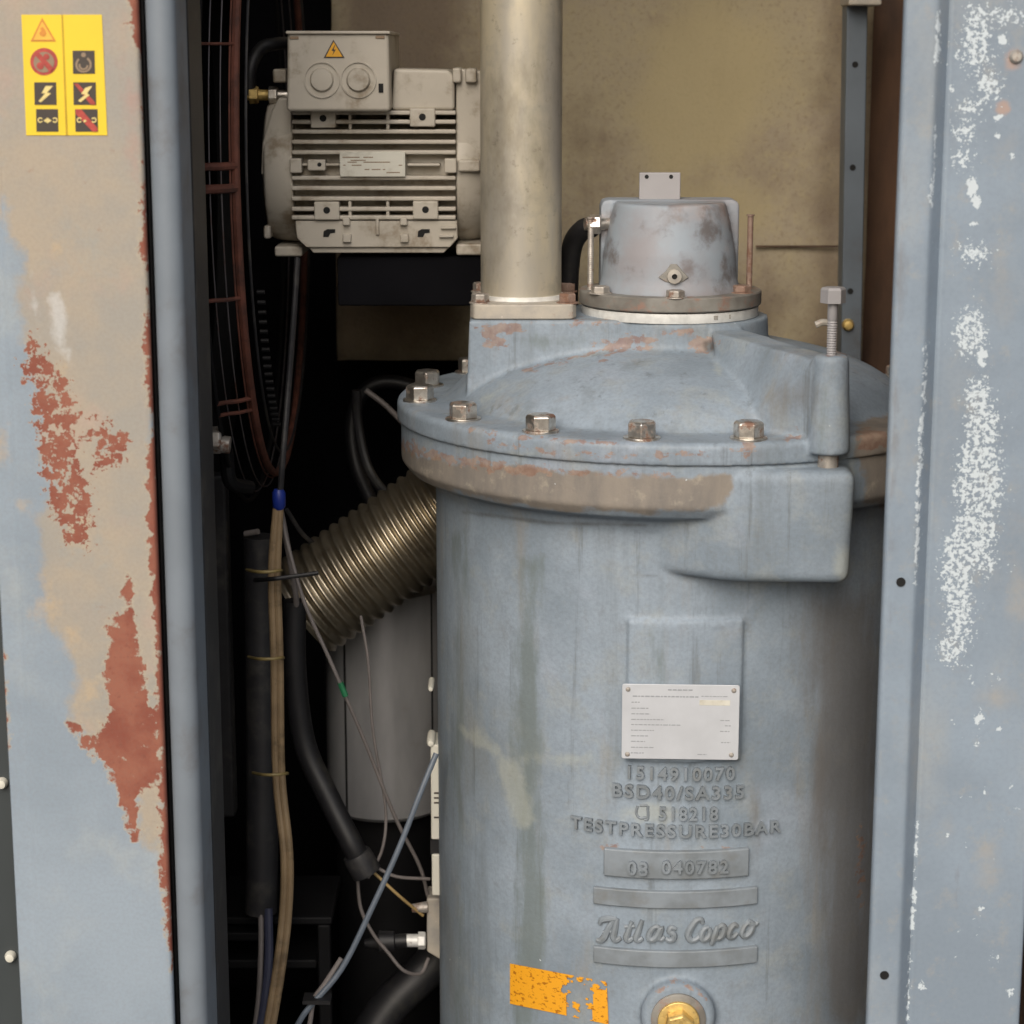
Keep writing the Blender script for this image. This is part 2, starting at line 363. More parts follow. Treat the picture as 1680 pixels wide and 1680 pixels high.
c = k.mix(k.math('MULTIPLY', k.mask('rust', 30, 70, 5, soft=12), .7), c, lin(178, 148, 130))
ch = k.math('MAXIMUM', k.mask('chip', 120, 300, 4, soft=5, bias=2, cap=5), k.math('MAXIMUM', k.mask('dot', 30, 260, 3, soft=2), k.mask('chip', 300, 420, 2, soft=8, bias=34, cap=6, off=5)))
c = k.mix(ch, c, lin(198, 208, 214))
c = k.mix(k.ramp(k.noise(110, 1.5, .5, off=9), .80, .815), c, lin(218, 226, 230))
h = k.math('SUBTRACT', k.math('MULTIPLY_ADD', k.noise(200, 4, .6), .25, k.noise(24, 3)), k.math('MULTIPLY', ch, .5))
M['door'] = k.out(c, .48, 0, h, .25, .0007, .4)
M['tubepaint'] = simple('blue_grey_tube_paint', lin(122, 131, 140), .5, 0, .12, 22, lin(106, 108, 112), 14, .12)
M['sidegrey'] = simple('dark_grey_sheet', lin(66, 72, 74), .5, .1, .2, 10)
M['yellow'] = simple('yellow_vinyl', lin(236, 204, 44), .42, 0, .06, 30)
M['yline'] = simple('ochre_line', lin(196, 160, 30), .5)
M['orange'] = simple('orange_print', lin(214, 140, 50), .5)
M['orangefill'] = simple('orange_fill', lin(240, 186, 70), .5)
M['redprint'] = simple('red_print', lin(186, 72, 62), .5, 0, .3, 300)
M['blackprint'] = simple('black_print', lin(66, 58, 52), .5)
M['cream'] = simple('cream_print', lin(236, 214, 140), .5)
M['greyprint'] = simple('grey_print', lin(150, 128, 104), .5)
k = NT('amber_sticker'); c = k.mix(k.ramp(k.noise(220, 3, .6, (1, 1, 1.8)), .55, .62), lin(228, 160, 36), lin(168, 106, 22)); c = k.mix(k.ramp(k.noise(40, 4, off=3), .6, .75, 0, .5), c, lin(200, 150, 70)); M['amber'] = k.out(c, .5)
M['gravel'] = simple('dark_gravel', (.06, .055, .06, 1), .9, 0, .6, 60, (.02, .02, .022, 1), 120, .4)

# ------------------------------------------------------------------ ground and cabinet
g = MB().poly([(-40, -40, 0), (40, -40, 0), (40, 40, 0), (-40, 40, 0)]).build('ground', M['gravel']); tag(g, 'dark gravel ground', 'ground', kind='structure')
ZB, ZT = .42, 2.25
cab = thing('machine_cabinet', (0, 0, ZB), 'dark lined steel cabinet that encloses the machinery', 'cabinet')
MB().box((-.47, -.30, ZB), (.42, .62, ZB + .02)).build('floor_pan', M['black'], cab)
MB().box((-.47, -.34, ZB), (-.455, .62, ZT)).build('side_wall', M['wallblack'], cab)
MB().box((.40, -.33, ZB), (.42, .62, ZT)).build('side_wall', M['darkfoam'], cab)
MB().box((-.455, .60, ZB + .02), (.40, .62, ZT)).build('rear_wall', M['wallblack'], cab)
MB().box((-.47, -.31, ZT), (.42, .62, ZT + .02)).build('roof', M['black'], cab)
xr0 = at(1424, 300, .45).x
MB().box((xr0, .47, ZB + .02), (.40, .48, ZT)).build('rear_lining', M['darkfoam'], cab)
MB().pbox(330, 780, 386, 1342, .05, .07).build('duct_plate', M['greyhose'], cab, bevel=.003)
b = MB(); b.pbox(352, 1505, 545, 1518, .04, .14); b.pbox(520, 1518, 545, 1690, .04, .05); b.pbox(352, 1575, 520, 1590, .05, .14); b.pbox(370, 1530, 440, 1545, .03, .06)
b.build('base_bracket', M['black'], cab, bevel=.002)
# foam panel behind everything: fine grid so that stains and painted shade can be traced
ins = MB()
YB = .45
xl, xr = at(549, 300, YB).x, at(1424, 300, YB).x
zt, zb = ZT - .02, at(760, 591, YB).z
nx, nz = 44, 50
gr = [[ins.bm.verts.new((xl + (xr - xl) * i / nx, YB + .004 * mnoise.noise((i * .3, j * .3, 0)), zb + (zt - zb) * j / nz)) for i in range(nx + 1)] for j in range(nz + 1)]
for j in range(nz):
    for i in range(nx): ins.face([gr[j][i], gr[j][i + 1], gr[j + 1][i + 1], gr[j + 1][i]])
o = ins.build('insulation_panel', M['foam'])
sd = o.modifiers.new('t', 'SOLIDIFY'); sd.thickness = .03; sd.offset = 1
stains(o, brown=[('p', [(1310, -200), (1440, -200), (1440, 640), (1240, 640), (1290, 400), (1320, 200)]), ('p', [(500, -200), (800, -200), (800, 640), (500, 640)]), ('e', 960, 240, 70, 120), ('e', 1240, 500, 120, 90)],
       olive=[('e', 1150, 150, 150, 200), ('e', 1180, 330, 130, 90)])
tag(o, 'stained brown foam insulation panel at the back of the cabinet', 'insulation')
s_ = MB(); a, b_ = at(1240, 404, YB - .006), at(1384, 404, YB - .006)
s_.box((a.x, YB - .008, a.z - .0008), (b_.x, YB - .0045, a.z + .0008)).build('seam', M['darkfoam'], o)

# strut at the back right
st = thing('slotted_strut', at(1400, 640, .36), 'blue grey steel strut with round holes standing behind the valve', 'strut')
P0, P1 = at(1408, -60, .36), at(1398, 640, .36); hw = 17 * sc(300, .36)
MB().loft([(P1.x - hw, .36, P1.z - .1), (P1.x + hw, .36, P1.z - .1), (P1.x + hw, .39, P1.z - .1), (P1.x - hw, .39, P1.z - .1)],
          [(P0.x - hw, .36, P0.z), (P0.x + hw, .36, P0.z), (P0.x + hw, .39, P0.z), (P0.x - hw, .39, P0.z)]).build('upright', M['strut'], st, bevel=.0015)
for px, py in ((1403, 106), (1399, 275), (1395, 478)):
    p = at(px, py, .36); MB().lathe([(0, .0004), (.0030, .0004), (.0030, -.002), (0, -.002)], p, (0, -1, 0), 16).build('bolt_hole', M['motor_dark'], st)
p = at(1391, 533, .36); MB().lathe([(0, .007), (.004, .006), (.0058, .0025), (.006, 0), (0, 0)], p, (0, -1, 0), 20).build('bolt', M['brass'], st)
b = MB(); b.pbox(1393, -14, 1447, 9, .335, .39); b.build('top_clamp', M['primer'], st, bevel=.002)

# ------------------------------------------------------------------ left post, tube, neighbour sheet
def extrude_profile(b, prof, z0, z1, dz, sub=5):
    """prof: list of (photo px at y=840, Y).  Real vertical folded sheet."""
    pts = []
    for (p, Y), (p2, Y2) in zip(prof, prof[1:]):
        a, c = at(p, 840, Y), at(p2, 840, Y2); L = math.hypot(a.x - c.x, a.y - c.y); n = max(1, int(L / (.0022)))
        pts += [(a.x + (c.x - a.x) * i / n, a.y + (c.y - a.y) * i / n) for i in range(n)]
    e = at(prof[-1][0], 840, prof[-1][1]); pts.append((e.x, e.y))
    nz_ = int((z1 - z0) / dz)
    rows = [b.verts([(x, y, z0 + (z1 - z0) * j / nz_) for x, y in pts]) for j in range(nz_ + 1)]
    for r0, r1 in zip(rows, rows[1:]):
        for i in range(len(pts) - 1): b.face([r0[i], r0[i + 1], r1[i + 1], r1[i]])
    return b
ZP0, ZP1 = .40, 2.2
YL = -.35
po = thing('cabinet_post', (at(130, 840, YL).x, YL, ZP0), 'weathered beige and blue cabinet post with rust patches at the left', 'post')
b = extrude_profile(MB(), [(-7, -.30), (-7, YL + .006), (-6, YL + .003), (24, YL + .003), (29, YL), (250, YL), (254, YL + .0006), (257, YL + .003), (258, YL + .006), (257, -.30)], ZP0, ZP1, .004)
o = b.build('folded_sheet', M['post'], po, smooth=60)
stains(o,
  beige=[('p', [(-40, -60), (260, -60), (300, 1640), (280, 1590), (262, 1480), (240, 1420), (218, 1390), (198, 1330), (172, 1265), (128, 1215), (110, 1190), (112, 1100), (88, 1060), (60, 990), (48, 950), (54, 850), (74, 800), (66, 740), (58, 620), (36, 560), (22, 420), (4, 360), (-40, 320)]), ('e', 2, 735, 18, 60), ('e', 38, 825, 22, 12)],
  ochre=[('e', 75, 985, 30, 50), ('e', 120, 1060, 30, 40), ('e', 130, 850, 30, 40), ('e', 40, 825, 20, 10), ('e', 5, 750, 14, 50), ('e', 100, 640, 12, 60), ('e', 145, 1130, 30, 40), ('e', 90, 400, 20, 25)],
  pink=[('p', [(170, 0), (235, 0), (238, 330), (205, 300), (190, 150)])],
  white=[('p', [(44, 430), (56, 440), (66, 500), (70, 560), (58, 560), (48, 500)]), ('p', [(72, 470), (108, 470), (118, 560), (122, 640), (108, 600), (84, 570)])],
  lace=[('p', [(52, 555), (62, 572), (78, 590), (92, 600), (112, 625), (119, 650), (130, 690), (124, 740), (135, 760), (142, 800), (148, 860), (146, 892), (125, 895), (105, 887), (92, 852), (86, 822), (76, 790), (64, 760), (70, 740), (60, 700), (53, 640), (48, 600)]), ('p', [(150, 718), (158, 692), (186, 706), (202, 722), (197, 752), (165, 765), (155, 757), (172, 737), (163, 722)])],
  rust=[('p', [(205, 945), (222, 955), (213, 985), (222, 1010), (225, 1040), (235, 1080), (240, 1140), (258, 1180), (266, 1260), (258, 1290), (232, 1300), (226, 1310), (232, 1370), (215, 1382), (205, 1340), (195, 1310), (180, 1265), (150, 1240), (125, 1210), (111, 1180), (130, 1188), (150, 1215), (165, 1195), (180, 1160), (168, 1110), (178, 1060), (172, 1040), (185, 1015), (202, 1010), (200, 980)]),
        ('p', [(208, -20), (244, -20), (262, 560), (276, 900), (300, 1640), (276, 1545), (266, 1450), (262, 1420), (259, 1300), (262, 1240), (250, 1180), (257, 1080), (250, 1000), (244, 900), (240, 730), (250, 708), (250, 690), (238, 640), (236, 560), (240, 500), (241, 430), (232, 420), (229, 350), (238, 330), (233, 100), (214, 60)]),
        ('e', 4, 1170, 9, 60), ('e', 46, 566, 6, 5)])
for _o in (o,):
    m_ = _o.modifiers.new('t', 'SOLIDIFY'); m_.thickness = .0016; m_.offset = -1
# warning label on the post: two columns of pictograms
YS = YL - .0005
def flat(pts, Y, m, name, parent, th=.00025):
    w = [at(x, y, Y) for x, y in pts]; return MB().prism(w, (0, th, 0)).build(name, m, parent, smooth=0)
def disc_px(cx, cy, r, n=28): return [(cx + r * math.cos(2 * math.pi * i / n), cy + r * math.sin(2 * math.pi * i / n)) for i in range(n)]
lab = flat([(35, 24), (167, 24), (176, 222), (43, 222)], YS, M['yellow'], 'warning_label', po)
lab['label'] = 'yellow warning label with two columns of pictograms'
def printed(shapes, Y, m, name):
    bb = MB()
    for pts in shapes: bb.prism([at(x, y, Y) for x, y in pts], (0, .00015, 0))
    return bb.build(name, m, lab, smooth=0)
Y1, Y2, Y3 = YS - .0003, YS - .0006, YS - .0009
printed([[(100.5, 24), (103, 24), (111, 222), (108, 222)]], Y1, M['yline'], 'fold_line')
printed([[(69, 29), (92, 68), (50, 68)]], Y1, M['orange'], 'triangle_border')
printed([[(69.3, 35), (87, 65.5), (54.5, 65.5)]], Y2, M['orangefill'], 'triangle')
printed([[(66, 58), (64, 54), (68, 50), (65, 47), (70, 44), (74, 49), (76, 55), (72, 60)]], Y3, M['orange'], 'triangle_symbol')
printed([disc_px(72, 101, 22.5)], Y1, M['redprint'], 'prohibition_disc')
printed([disc_px(72, 102, 17)], Y2, M['greyprint'], 'prohibition_face')
printed([[(58, 91), (64, 86), (88, 112), (82, 118)], disc_px(76, 93, 5, 12), disc_px(66, 108, 6, 12)], Y3, M['redprint'], 'prohibition_bar')
SQ = [(119, 83, 155, 121), (56, 135, 92, 172), (120, 135, 157, 172), (59, 179, 95, 216), (123, 179, 160, 216)]
printed([[(a, b_), (c, b_), (c + .8, d), (a + .8, d)] for a, b_, c, d in SQ], Y1, M['blackprint'], 'black_square')
def ringp(cx, cy, r0, r1, a0=0, a1=360, n=24):
    L = [(cx + r1 * math.cos(R(a0 + (a1 - a0) * i / n)), cy + r1 * math.sin(R(a0 + (a1 - a0) * i / n))) for i in range(n + 1)]
    L += [(cx + r0 * math.cos(R(a1 - (a1 - a0) * i / n)), cy + r0 * math.sin(R(a1 - (a1 - a0) * i / n))) for i in range(n + 1)]
    return L
printed([ringp(137, 106, 10, 13.5, -60, 230), ringp(137, 107, 5, 8, 0, 200), disc_px(137, 90, 4, 12)], Y2, M['greyprint'], 'gauge_symbol')
printed([[(84, 141), (75, 141), (68, 153), (74, 153), (63, 166), (67, 168), (84, 153), (77, 152), (87, 141)]], Y2, M['cream'], 'lightning_symbol')
printed([[(121, 137), (128, 137), (156, 168), (156, 172), (149, 172)], [(124, 179), (133, 179), (160, 210), (160, 216), (152, 216), (124, 187)]], Y2, M['redprint'], 'red_bar')
printed([[(150, 141), (140, 144), (133, 154), (140, 155), (128, 165), (132, 168), (147, 156), (143, 153), (151, 142)]], Y3, M['cream'], 'struck_lightning_symbol')
def chain(x0):
    return [ringp(x0 + 6, 197, 2.5, 4.5, 30, 330), [(x0 + 11, 198), (x0 + 18, 193), (x0 + 25, 198), (x0 + 18, 202)], ringp(x0 + 30, 197, 2.5, 4.5, -150, 150)]
printed(chain(60), Y2, M['cream'], 'chain_symbol'); printed([chain(124)[0], chain(124)[2], [(136, 198), (140, 196), (142, 199), (138, 201)]], Y3, M['cream'], 'struck_chain_symbol')

tb = thing('frame_tube', (at(290, 840, -.30).x, -.30, ZP0), 'smooth blue grey round edged frame tube beside the rusty post', 'frame tube')
X_ = at(290, 840, -.345).x; hw = 24 * sc(840, -.345)
b = MB(); pr = []
for i in range(13):
    a = math.pi * i / 12; pr.append((X_ - hw * math.cos(a), -.342 - .008 * math.sin(a)))
pr += [(X_ + hw, -.25), (X_ - hw, -.25)]
b.prism([(x, y, ZP0) for x, y in pr], (0, 0, ZP1 - ZP0)); b.build('tube', M['tubepaint'], tb, smooth=40)
b = MB(); b.pbox(315, 840, 331, 850, -.28, -.24); 
a, c = at(314, 840, -.30), at(333, 840, -.30)
MB().box((a.x + .0005, -.30, ZP0), (c.x, -.24, ZP1)).build('backing_strip', M['greyhose'], tb, bevel=.002)
a, c = at(257, 840, -.33), at(270, 840, -.33)
o = MB().box((a.x + .001, -.335, ZP0), (c.x - .001, -.28, ZP1)).build('door_seal', M['rubber'], None, bevel=.002); tag(o, 'black rubber seal strip in the gap beside the rusty post', 'seal')
a, c = at(-60, 840, -.30), at(2, 840, -.30)
ns = thing('side_sheet', (c.x, -.3, ZP0), 'dark grey sheet edge with cream bolts at the far left', 'sheet')
MB().box((a.x - .1, -.29, ZP0), (c.x + .012, -.27, ZP1)).build('sheet', M['sidegrey'], ns, bevel=.002)
for px, py in ((4, 1284), (18, 1568)):
    p = at(px, py, -.2905)
    MB().lathe([(0, .006), (.003, .005), (.0042, .002), (.0042, 0), (0, 0)], p, (0, -1, 0), 14).build('bolt', M['white'], ns)

# ------------------------------------------------------------------ right door edge
YR = -.34
dr = thing('access_panel', (at(1580, 840, YR).x, YR, ZP0), 'blue grey folded access panel with flaked white paint chips', 'panel')
prof = [(1452, -.285), (1451, YR - .004), (1453, YR - .0085), (1457, YR - .0102), (1462, YR - .0108), (1503, YR - .011), (1506, YR - .0105), (1509, YR - .009), (1523, YR + .001), (1526, YR + .0002), (1529, YR - .0004), (1532, YR - .0002), (1714, YR), (1716, YR + .001), (1717, YR + .03)]
b = extrude_profile(MB(), prof, ZP0, ZP1, .004)
o = b.build('folded_sheet', M['door'], dr, smooth=60)
chips = [(1602, 60, 20, 48), (1650, 25, 22, 10), (1645, 65, 9, 12), (1600, 95, 22, 14), (1622, 140, 18, 20), (1590, 175, 16, 10), (1582, 215, 16, 12), (1580, 260, 12, 12), (1595, 310, 8, 18), (1600, 330, 8, 10), (1600, 415, 20, 13), (1597, 367, 8, 3), (1592, 545, 24, 34), (1610, 585, 9, 18), (1605, 650, 20, 26), (1612, 700, 26, 38), (1607, 760, 32, 46), (1620, 800, 22, 38), (1582, 800, 13, 26), (1600, 870, 32, 42), (1580, 905, 34, 36), (1570, 950, 24, 46), (1575, 1010, 18, 38), (1562, 1062, 18, 22), (1620, 920, 12, 18), (1640, 190, 8, 8), (1637, 222, 6, 6), (1605, 1165, 8, 5), (1607, 1180, 8, 8), (1605, 1215, 4, 12), (1568, 1185, 7, 4), (1658, 255, 4, 4)]
r2 = random.Random(3)
stains(o, chip=[('e', *c_) for c_ in chips if c_[2] > 10], dot=[('e', *c_) for c_ in chips if c_[2] <= 10] + [('l', [(1539, 20), (1537, 110)], 4), ('l', [(1560, 140), (1558, 152)], 4), ('l', [(1535, 200), (1530, 330)], 1.2), ('l', [(1530, 280), (1526, 340)], 2), ('l', [(1519, 560), (1511, 760)], 2.4), ('l', [(1511, 690), (1504, 900)], 3.2), ('l', [(1504, 880), (1502, 960)], 2), ('l', [(1505, 1350), (1498, 1480)], 1.4), ('l', [(1499, 1460), (1495, 1530)], 3), ('l', [(1493, 1560), (1488, 1680)], 1.6)] +
       [('e', r2.uniform(1560, 1670), r2.uniform(1080, 1640), r2.uniform(2, 4.5), r2.uniform(1.5, 4)) for _ in range(26)] + [('e', 1512, 1617, 5, 7), ('e', 1557, 1368, 5, 4), ('e', 1610, 1492, 7, 4)],
       tan=[('e', 1668, 930, 20, 120), ('e', 1630, 1140, 50, 40), ('e', 1560, 1340, 20, 50), ('e', 1620, 1400, 30, 50), ('e', 1660, 270, 30, 60), ('e', 1640, 420, 30, 120)],
       scuff=[('l', [(1483, 250), (1462, 900)], 9), ('l', [(1460, 990), (1456, 1070)], 7), ('l', [(1571, 1400), (1570, 1500)], 2.5)],
       rust=[('e', 1661, 97, 17, 21), ('e', 1648, 178, 18, 18)])
m_ = o.modifiers.new('t', 'SOLIDIFY'); m_.thickness = .0014; m_.offset = -1
for px, py in ((1478, 955), (1451, 1600)):
    MB().lathe([(0, .0004), (.0031, .0004), (.0031, -.003), (0, -.003)], at(px, py, YR - .0112), (0, -1, 0), 18).build('screw_hole', M['motor_dark'], dr)
MB().lathe([(0, .003), (.003, .0028), (.0045, .001), (.0045, -.001), (0, -.001)], at(1667, 93, YR), (0, -1, 0), 16).build('rivet', M['bolt_grey'], dr)

# ------------------------------------------------------------------ separator vessel
X0 = at(1108, 760, 0).x
RV = tan_r(718, 1150, X0, 0); RF = tan_r(652, 695, X0, 0)
def surf(px, py, r=None):                    # where the pixel's ray meets the vessel wall
    r = r or RV; d = ray(px, py); o_ = CAM - Vector((X0, 0, 0))
    a = d.x ** 2 + d.y ** 2; b_ = o_.x * d.x + o_.y * d.y; c_ = o_.x ** 2 + o_.y ** 2 - r * r
    t = (-b_ - math.sqrt(max(0, b_ * b_ - a * c_))) / a; p_ = CAM + d * t
    return math.atan2(p_.x - X0, -p_.y), p_.z
def wall(th, z, r): return Vector((X0 + r * math.sin(th), -r * math.cos(th), z))
zj = at(1108, 764, -RF).z; zlt = at(1108, 728, -RF).z; zfb = at(1108, 838, -RF).z
ves = thing('separator_vessel', (X0, 0, ZB), 'big blue grey cast iron separator vessel with bolted lid and cast lettering', 'pressure vessel')
RF2 = RF - .003
b = MB(); z0 = ZB + .02
b.lathe([(0, zj), (RF2, zj), (RF2, zfb), (RF2 - .006, zfb - .008), (RV + .004, zfb - .014), (RV, zfb - .024), (RV, z0), (0, z0)], (X0, 0, 0), n=128)
thA, zA = surf(1050, 940); A_ = wall(thA, 0, RV - .004)
xm = at(1226, 800, -RF).x; M_ = (xm, -math.sqrt((RF + .002) ** 2 - (xm - X0) ** 2))
B_ = (at(1403, 860, -RF - .004).x, -RF - .004)
zlb = at(1380, 962, -RF - .004).z
plan = [(A_.x, A_.y), (M_[0] - .02, M_[1] + .006), M_, B_, (B_[0] + .004, -.14), (A_.x, -.12)]
plan_lo = [(A_.x, A_.y + .002), (M_[0] - .02, M_[1] + .008), (M_[0], M_[1] + .002), (B_[0] - .002, B_[1] + .003), (B_[0] + .002, -.14), (A_.x, -.12)]
lb = MB(); lb.loft([(x, y, zlb) for x, y in plan_lo], [(x, y, zj - .004) for x, y in plan])
bmesh.ops.bevel(lb.bm, geom=lb.bm.edges[:], offset=.008, segments=4, affect='EDGES', profile=.5, clamp_overlap=True)
tm = bpy.data.meshes.new('t'); lb.bm.to_mesh(tm); lb.bm.free(); b.bm.from_mesh(tm); bpy.data.meshes.remove(tm)
# raised pad behind the plate, ribs and date block, following the wall
def wallblock(b, pts, h, n=16, inner=.006):
    """patch bounded by photo corners (tl,tr,br,bl) raised h from the wall"""
    (a0, za), (a1, zb_), (a2, zc), (a3, zd) = [surf(*p) for p in pts]
    o_, i_ = [], []
    for j in range(n + 1):
        t = j / n; th = (a0 + a3) / 2 * (1 - t) + (a1 + a2) / 2 * t; zt_ = za * (1 - t) + zb_ * t; zl = zd * (1 - t) + zc * t
        o_.append((wall(th, zt_ - .0006, RV + h), wall(th, zl + .0006, RV + h))); i_.append((wall(th, zt_, RV - inner), wall(th, zl, RV - inner)))
    V = [[b.bm.verts.new(p) for p in (o1[0], o1[1], i1[1], i1[0])] for o1, i1 in zip(o_, i_)]
    b.face(V[0]); b.face(V[-1][::-1])
    for p, q in zip(V, V[1:]):
        for e in range(4): b.face([p[e], q[e], q[(e + 1) % 4], p[(e + 1) % 4]])
    return b
wallblock(b, [(1030, 1014), (1216, 1014), (1214, 1246), (1030, 1246)], .0035)
# boss for the plug
thp, zp = surf(1112, 1662); nrm = Vector((math.sin(thp), -math.cos(thp), 0))
b.lathe([(0, -.01), (.0285, -.01), (.0285, .006), (.025, .010), (0, .010)], wall(thp, zp, RV), nrm, 40)
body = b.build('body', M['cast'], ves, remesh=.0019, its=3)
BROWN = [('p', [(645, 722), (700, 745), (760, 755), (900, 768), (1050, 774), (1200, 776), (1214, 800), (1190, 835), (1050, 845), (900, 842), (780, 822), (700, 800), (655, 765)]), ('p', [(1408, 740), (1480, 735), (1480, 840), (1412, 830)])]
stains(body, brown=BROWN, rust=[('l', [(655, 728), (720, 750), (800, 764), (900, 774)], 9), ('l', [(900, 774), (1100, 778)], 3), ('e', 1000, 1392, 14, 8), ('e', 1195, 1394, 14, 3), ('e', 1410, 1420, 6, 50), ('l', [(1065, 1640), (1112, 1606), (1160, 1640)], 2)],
       cream=[('p', [(742, 1185), (795, 1195), (840, 1230), (872, 1290), (888, 1350), (862, 1368), (828, 1350), (820, 1292), (796, 1240), (758, 1215)]), ('e', 930, 1245, 80, 16), ('e', 1060, 1335, 50, 22), ('e', 1385, 930, 25, 40), ('e', 1395, 800, 14, 60), ('e', 1330, 955, 60, 5), ('e', 1090, 860, 60, 8)],
       green=[('p', [(840, 900), (905, 900), (900, 1180), (905, 1500), (890, 1700), (838, 1700), (835, 1300)]), ('p', [(735, 880), (765, 860), (770, 1700), (740, 1700)]), ('e', 1080, 1080, 22, 70)],
       dirt=[('p', [(1345, 970), (1460, 940), (1460, 1700), (1370, 1700), (1350, 1400)]), ('e', 1240, 1330, 16, 120), ('p', [(1300, 960), (1460, 940), (1460, 1700), (1330, 1700)]), ('e', 750, 1500, 22, 200)], grime=[('l', [(760, 840), (900, 858), (1060, 862)], 6), ('e', 1060, 945, 40, 5)])  # right-hand polygons paint shade along with the dirt
# lettering cast on the wall
def text_mesh(txt, shear=0.):
    cu = bpy.data.curves.new('t', 'FONT'); cu.body = txt; cu.size = 1; cu.extrude = .5; cu.resolution_u = 4; cu.shear = shear; cu.offset = .022; cu.space_character = 1.22
    ob = bpy.data.objects.new('t', cu); COL.objects.link(ob); dg = bpy.context.evaluated_depsgraph_get(); dg.update()
    me = bpy.data.meshes.new_from_object(ob.evaluated_get(dg)); bpy.data.objects.remove(ob); bpy.data.curves.remove(cu); return me
def wall_text(b, txt, px0, px1, pyt, pyb, h, bow=0., r=None):
    """px0..px1 wide at the row's middle, wrapped round the wall"""
    me = text_mesh(txt); co = np.empty(len(me.vertices) * 3, np.float32); me.vertices.foreach_get('co', co); co = co.reshape(-1, 3)
    x0_, x1_ = co[:, 0].min(), co[:, 0].max(); y0_, y1_ = co[:, 1].min(), co[:, 1].max(); d0, d1 = co[:, 2].min(), co[:, 2].max()
    cx = (px0 + px1) / 2; ta, tb_ = surf(px0, (pyt + pyb) / 2)[0], surf(px1, (pyt + pyb) / 2)[0]; zt_, zl = surf(cx, pyt)[1], surf(cx, pyb)[1]
    vs_ = []
    for x, y, d in co:
        u = (x - x0_) / (x1_ - x0_); v = (y - y0_) / (y1_ - y0_)
        vs_.append(b.bm.verts.new(wall(ta + (tb_ - ta) * u, zl + (zt_ - zl) * v - bow * (1 - (2 * u - 1) ** 2), RV - .001 + (h + .001) * (d - d0) / (d1 - d0) + (r or 0))))
    for p in me.polygons: b.face([vs_[i] for i in p.vertices])
    bpy.data.meshes.remove(me); return b
k = NT('cast_letters'); c = k.mix(k.ramp(k.noise(40, 5, off=2), .35, .65), lin(132, 141, 149), lin(114, 121, 126)); c = k.mix(k.ramp(k.noise(60, 5, off=5), .5, .7, 0, .5), c, lin(112, 112, 108)); M['letters'] = k.out(c, .5, 0, k.noise(260, 4), .25, .0008)
for txt, x0_, x1_, yt, yb_, nm in (('1514910070', 1031, 1204, 1258, 1280, 'part_number'), ('BSD40/SA335', 1006, 1219, 1289, 1311, 'material_code'), ('518218', 1081, 1177, 1323, 1345, 'cast_number'), ('TESTPRESSURE30BAR', 938, 1279, 1352, 1373, 'test_pressure_text')):
    bb = MB(); wall_text(bb, txt, x0_, x1_, yt, yb_, .0031)
    if nm == 'cast_number':   # the foundry mark in front of the number: a cup shape and a bar
        for pts in ([(1046, 1322), (1044, 1334), (1050, 1342), (1060, 1341)], [(1063, 1322), (1063, 1343), (1057, 1344)], [(1050, 1321), (1062, 1321)]):
            bb.tube([wall(*surf(*p), RV) for p in pts], .0011, 8)
    bb.build(nm, M['letters'], ves, smooth=0)
bb = MB(); wallblock(bb, [(990, 1388), (1228, 1388), (1226, 1436), (994, 1436)], .0035, inner=.002); db = bb.build('date_block', M['letters'], ves, bevel=.0012)
stains(db, rust=[('e', 1000, 1390, 12, 6), ('e', 1195, 1392, 14, 3)], brown=[('e', 1000, 1415, 10, 15)], cream=[], green=[], grime=[], dirt=[])
bb = MB(); wall_text(bb, '03', 1031, 1064, 1409, 1432, .003, r=.0035); wall_text(bb, '040782', 1086, 1192, 1408, 1430, .003, r=.0035); bb.build('date_number', M['letters'], db, smooth=0)
for y0_, y1_ in ((1452, 1482), (1549, 1578)):
    bb = MB(); wallblock(bb, [(975, y0_), (1241, y0_), (1241, y1_), (975, y1_)], .003, inner=.002); bb.build('raised_bar', M['letters'], ves, bevel=.001)
LOGO = [[(979, 1541), (985, 1543), (992, 1537), (999, 1522), (1007, 1509)], [(984, 1516), (988, 1509), (998, 1507), (1012, 1507)], [(1013, 1506), (1010, 1520), (1007, 1536), (1011, 1542), (1019, 1538)], [(990, 1529), (1013, 1527)],
        [(1037, 1511), (1031, 1528), (1028, 1538), (1032, 1542), (1039, 1538)], [(1025, 1520), (1042, 1519)], [(1054, 1509), (1048, 1526), (1044, 1538), (1048, 1542), (1055, 1538)],
        [(1084, 1523), (1076, 1520), (1068, 1527), (1065, 1537), (1070, 1541), (1078, 1535), (1085, 1522), (1081, 1537), (1085, 1541), (1091, 1536)], [(1109, 1524), (1102, 1521), (1099, 1527), (1105, 1533), (1104, 1540), (1097, 1542), (1092, 1538)],
        [(1153, 1515), (1150, 1508), (1142, 1510), (1133, 1522), (1129, 1534), (1134, 1542), (1143, 1540), (1150, 1533)], [(1163, 1521), (1156, 1523), (1151, 1532), (1153, 1540), (1160, 1539), (1165, 1530), (1163, 1522)],
        [(1177, 1519), (1172, 1535), (1167, 1550)], [(1176, 1524), (1184, 1518), (1188, 1524), (1184, 1535), (1177, 1539), (1174, 1535)], [(1210, 1520), (1204, 1517), (1197, 1526), (1196, 1535), (1202, 1537), (1210, 1530)], [(1229, 1511), (1221, 1520), (1217, 1530), (1222, 1535), (1230, 1529), (1234, 1518), (1228, 1512), (1238, 1516), (1243, 1512)]]
bb = MB()
for pts in LOGO:
    n_ = len(pts); bb.tube([wall(*surf(*p), RV + .0002) for p in pts], lambda t: .0017 + .0012 * math.sin(math.pi * t), 8, 5)
bb.build('script_lettering', M['letters'], ves)
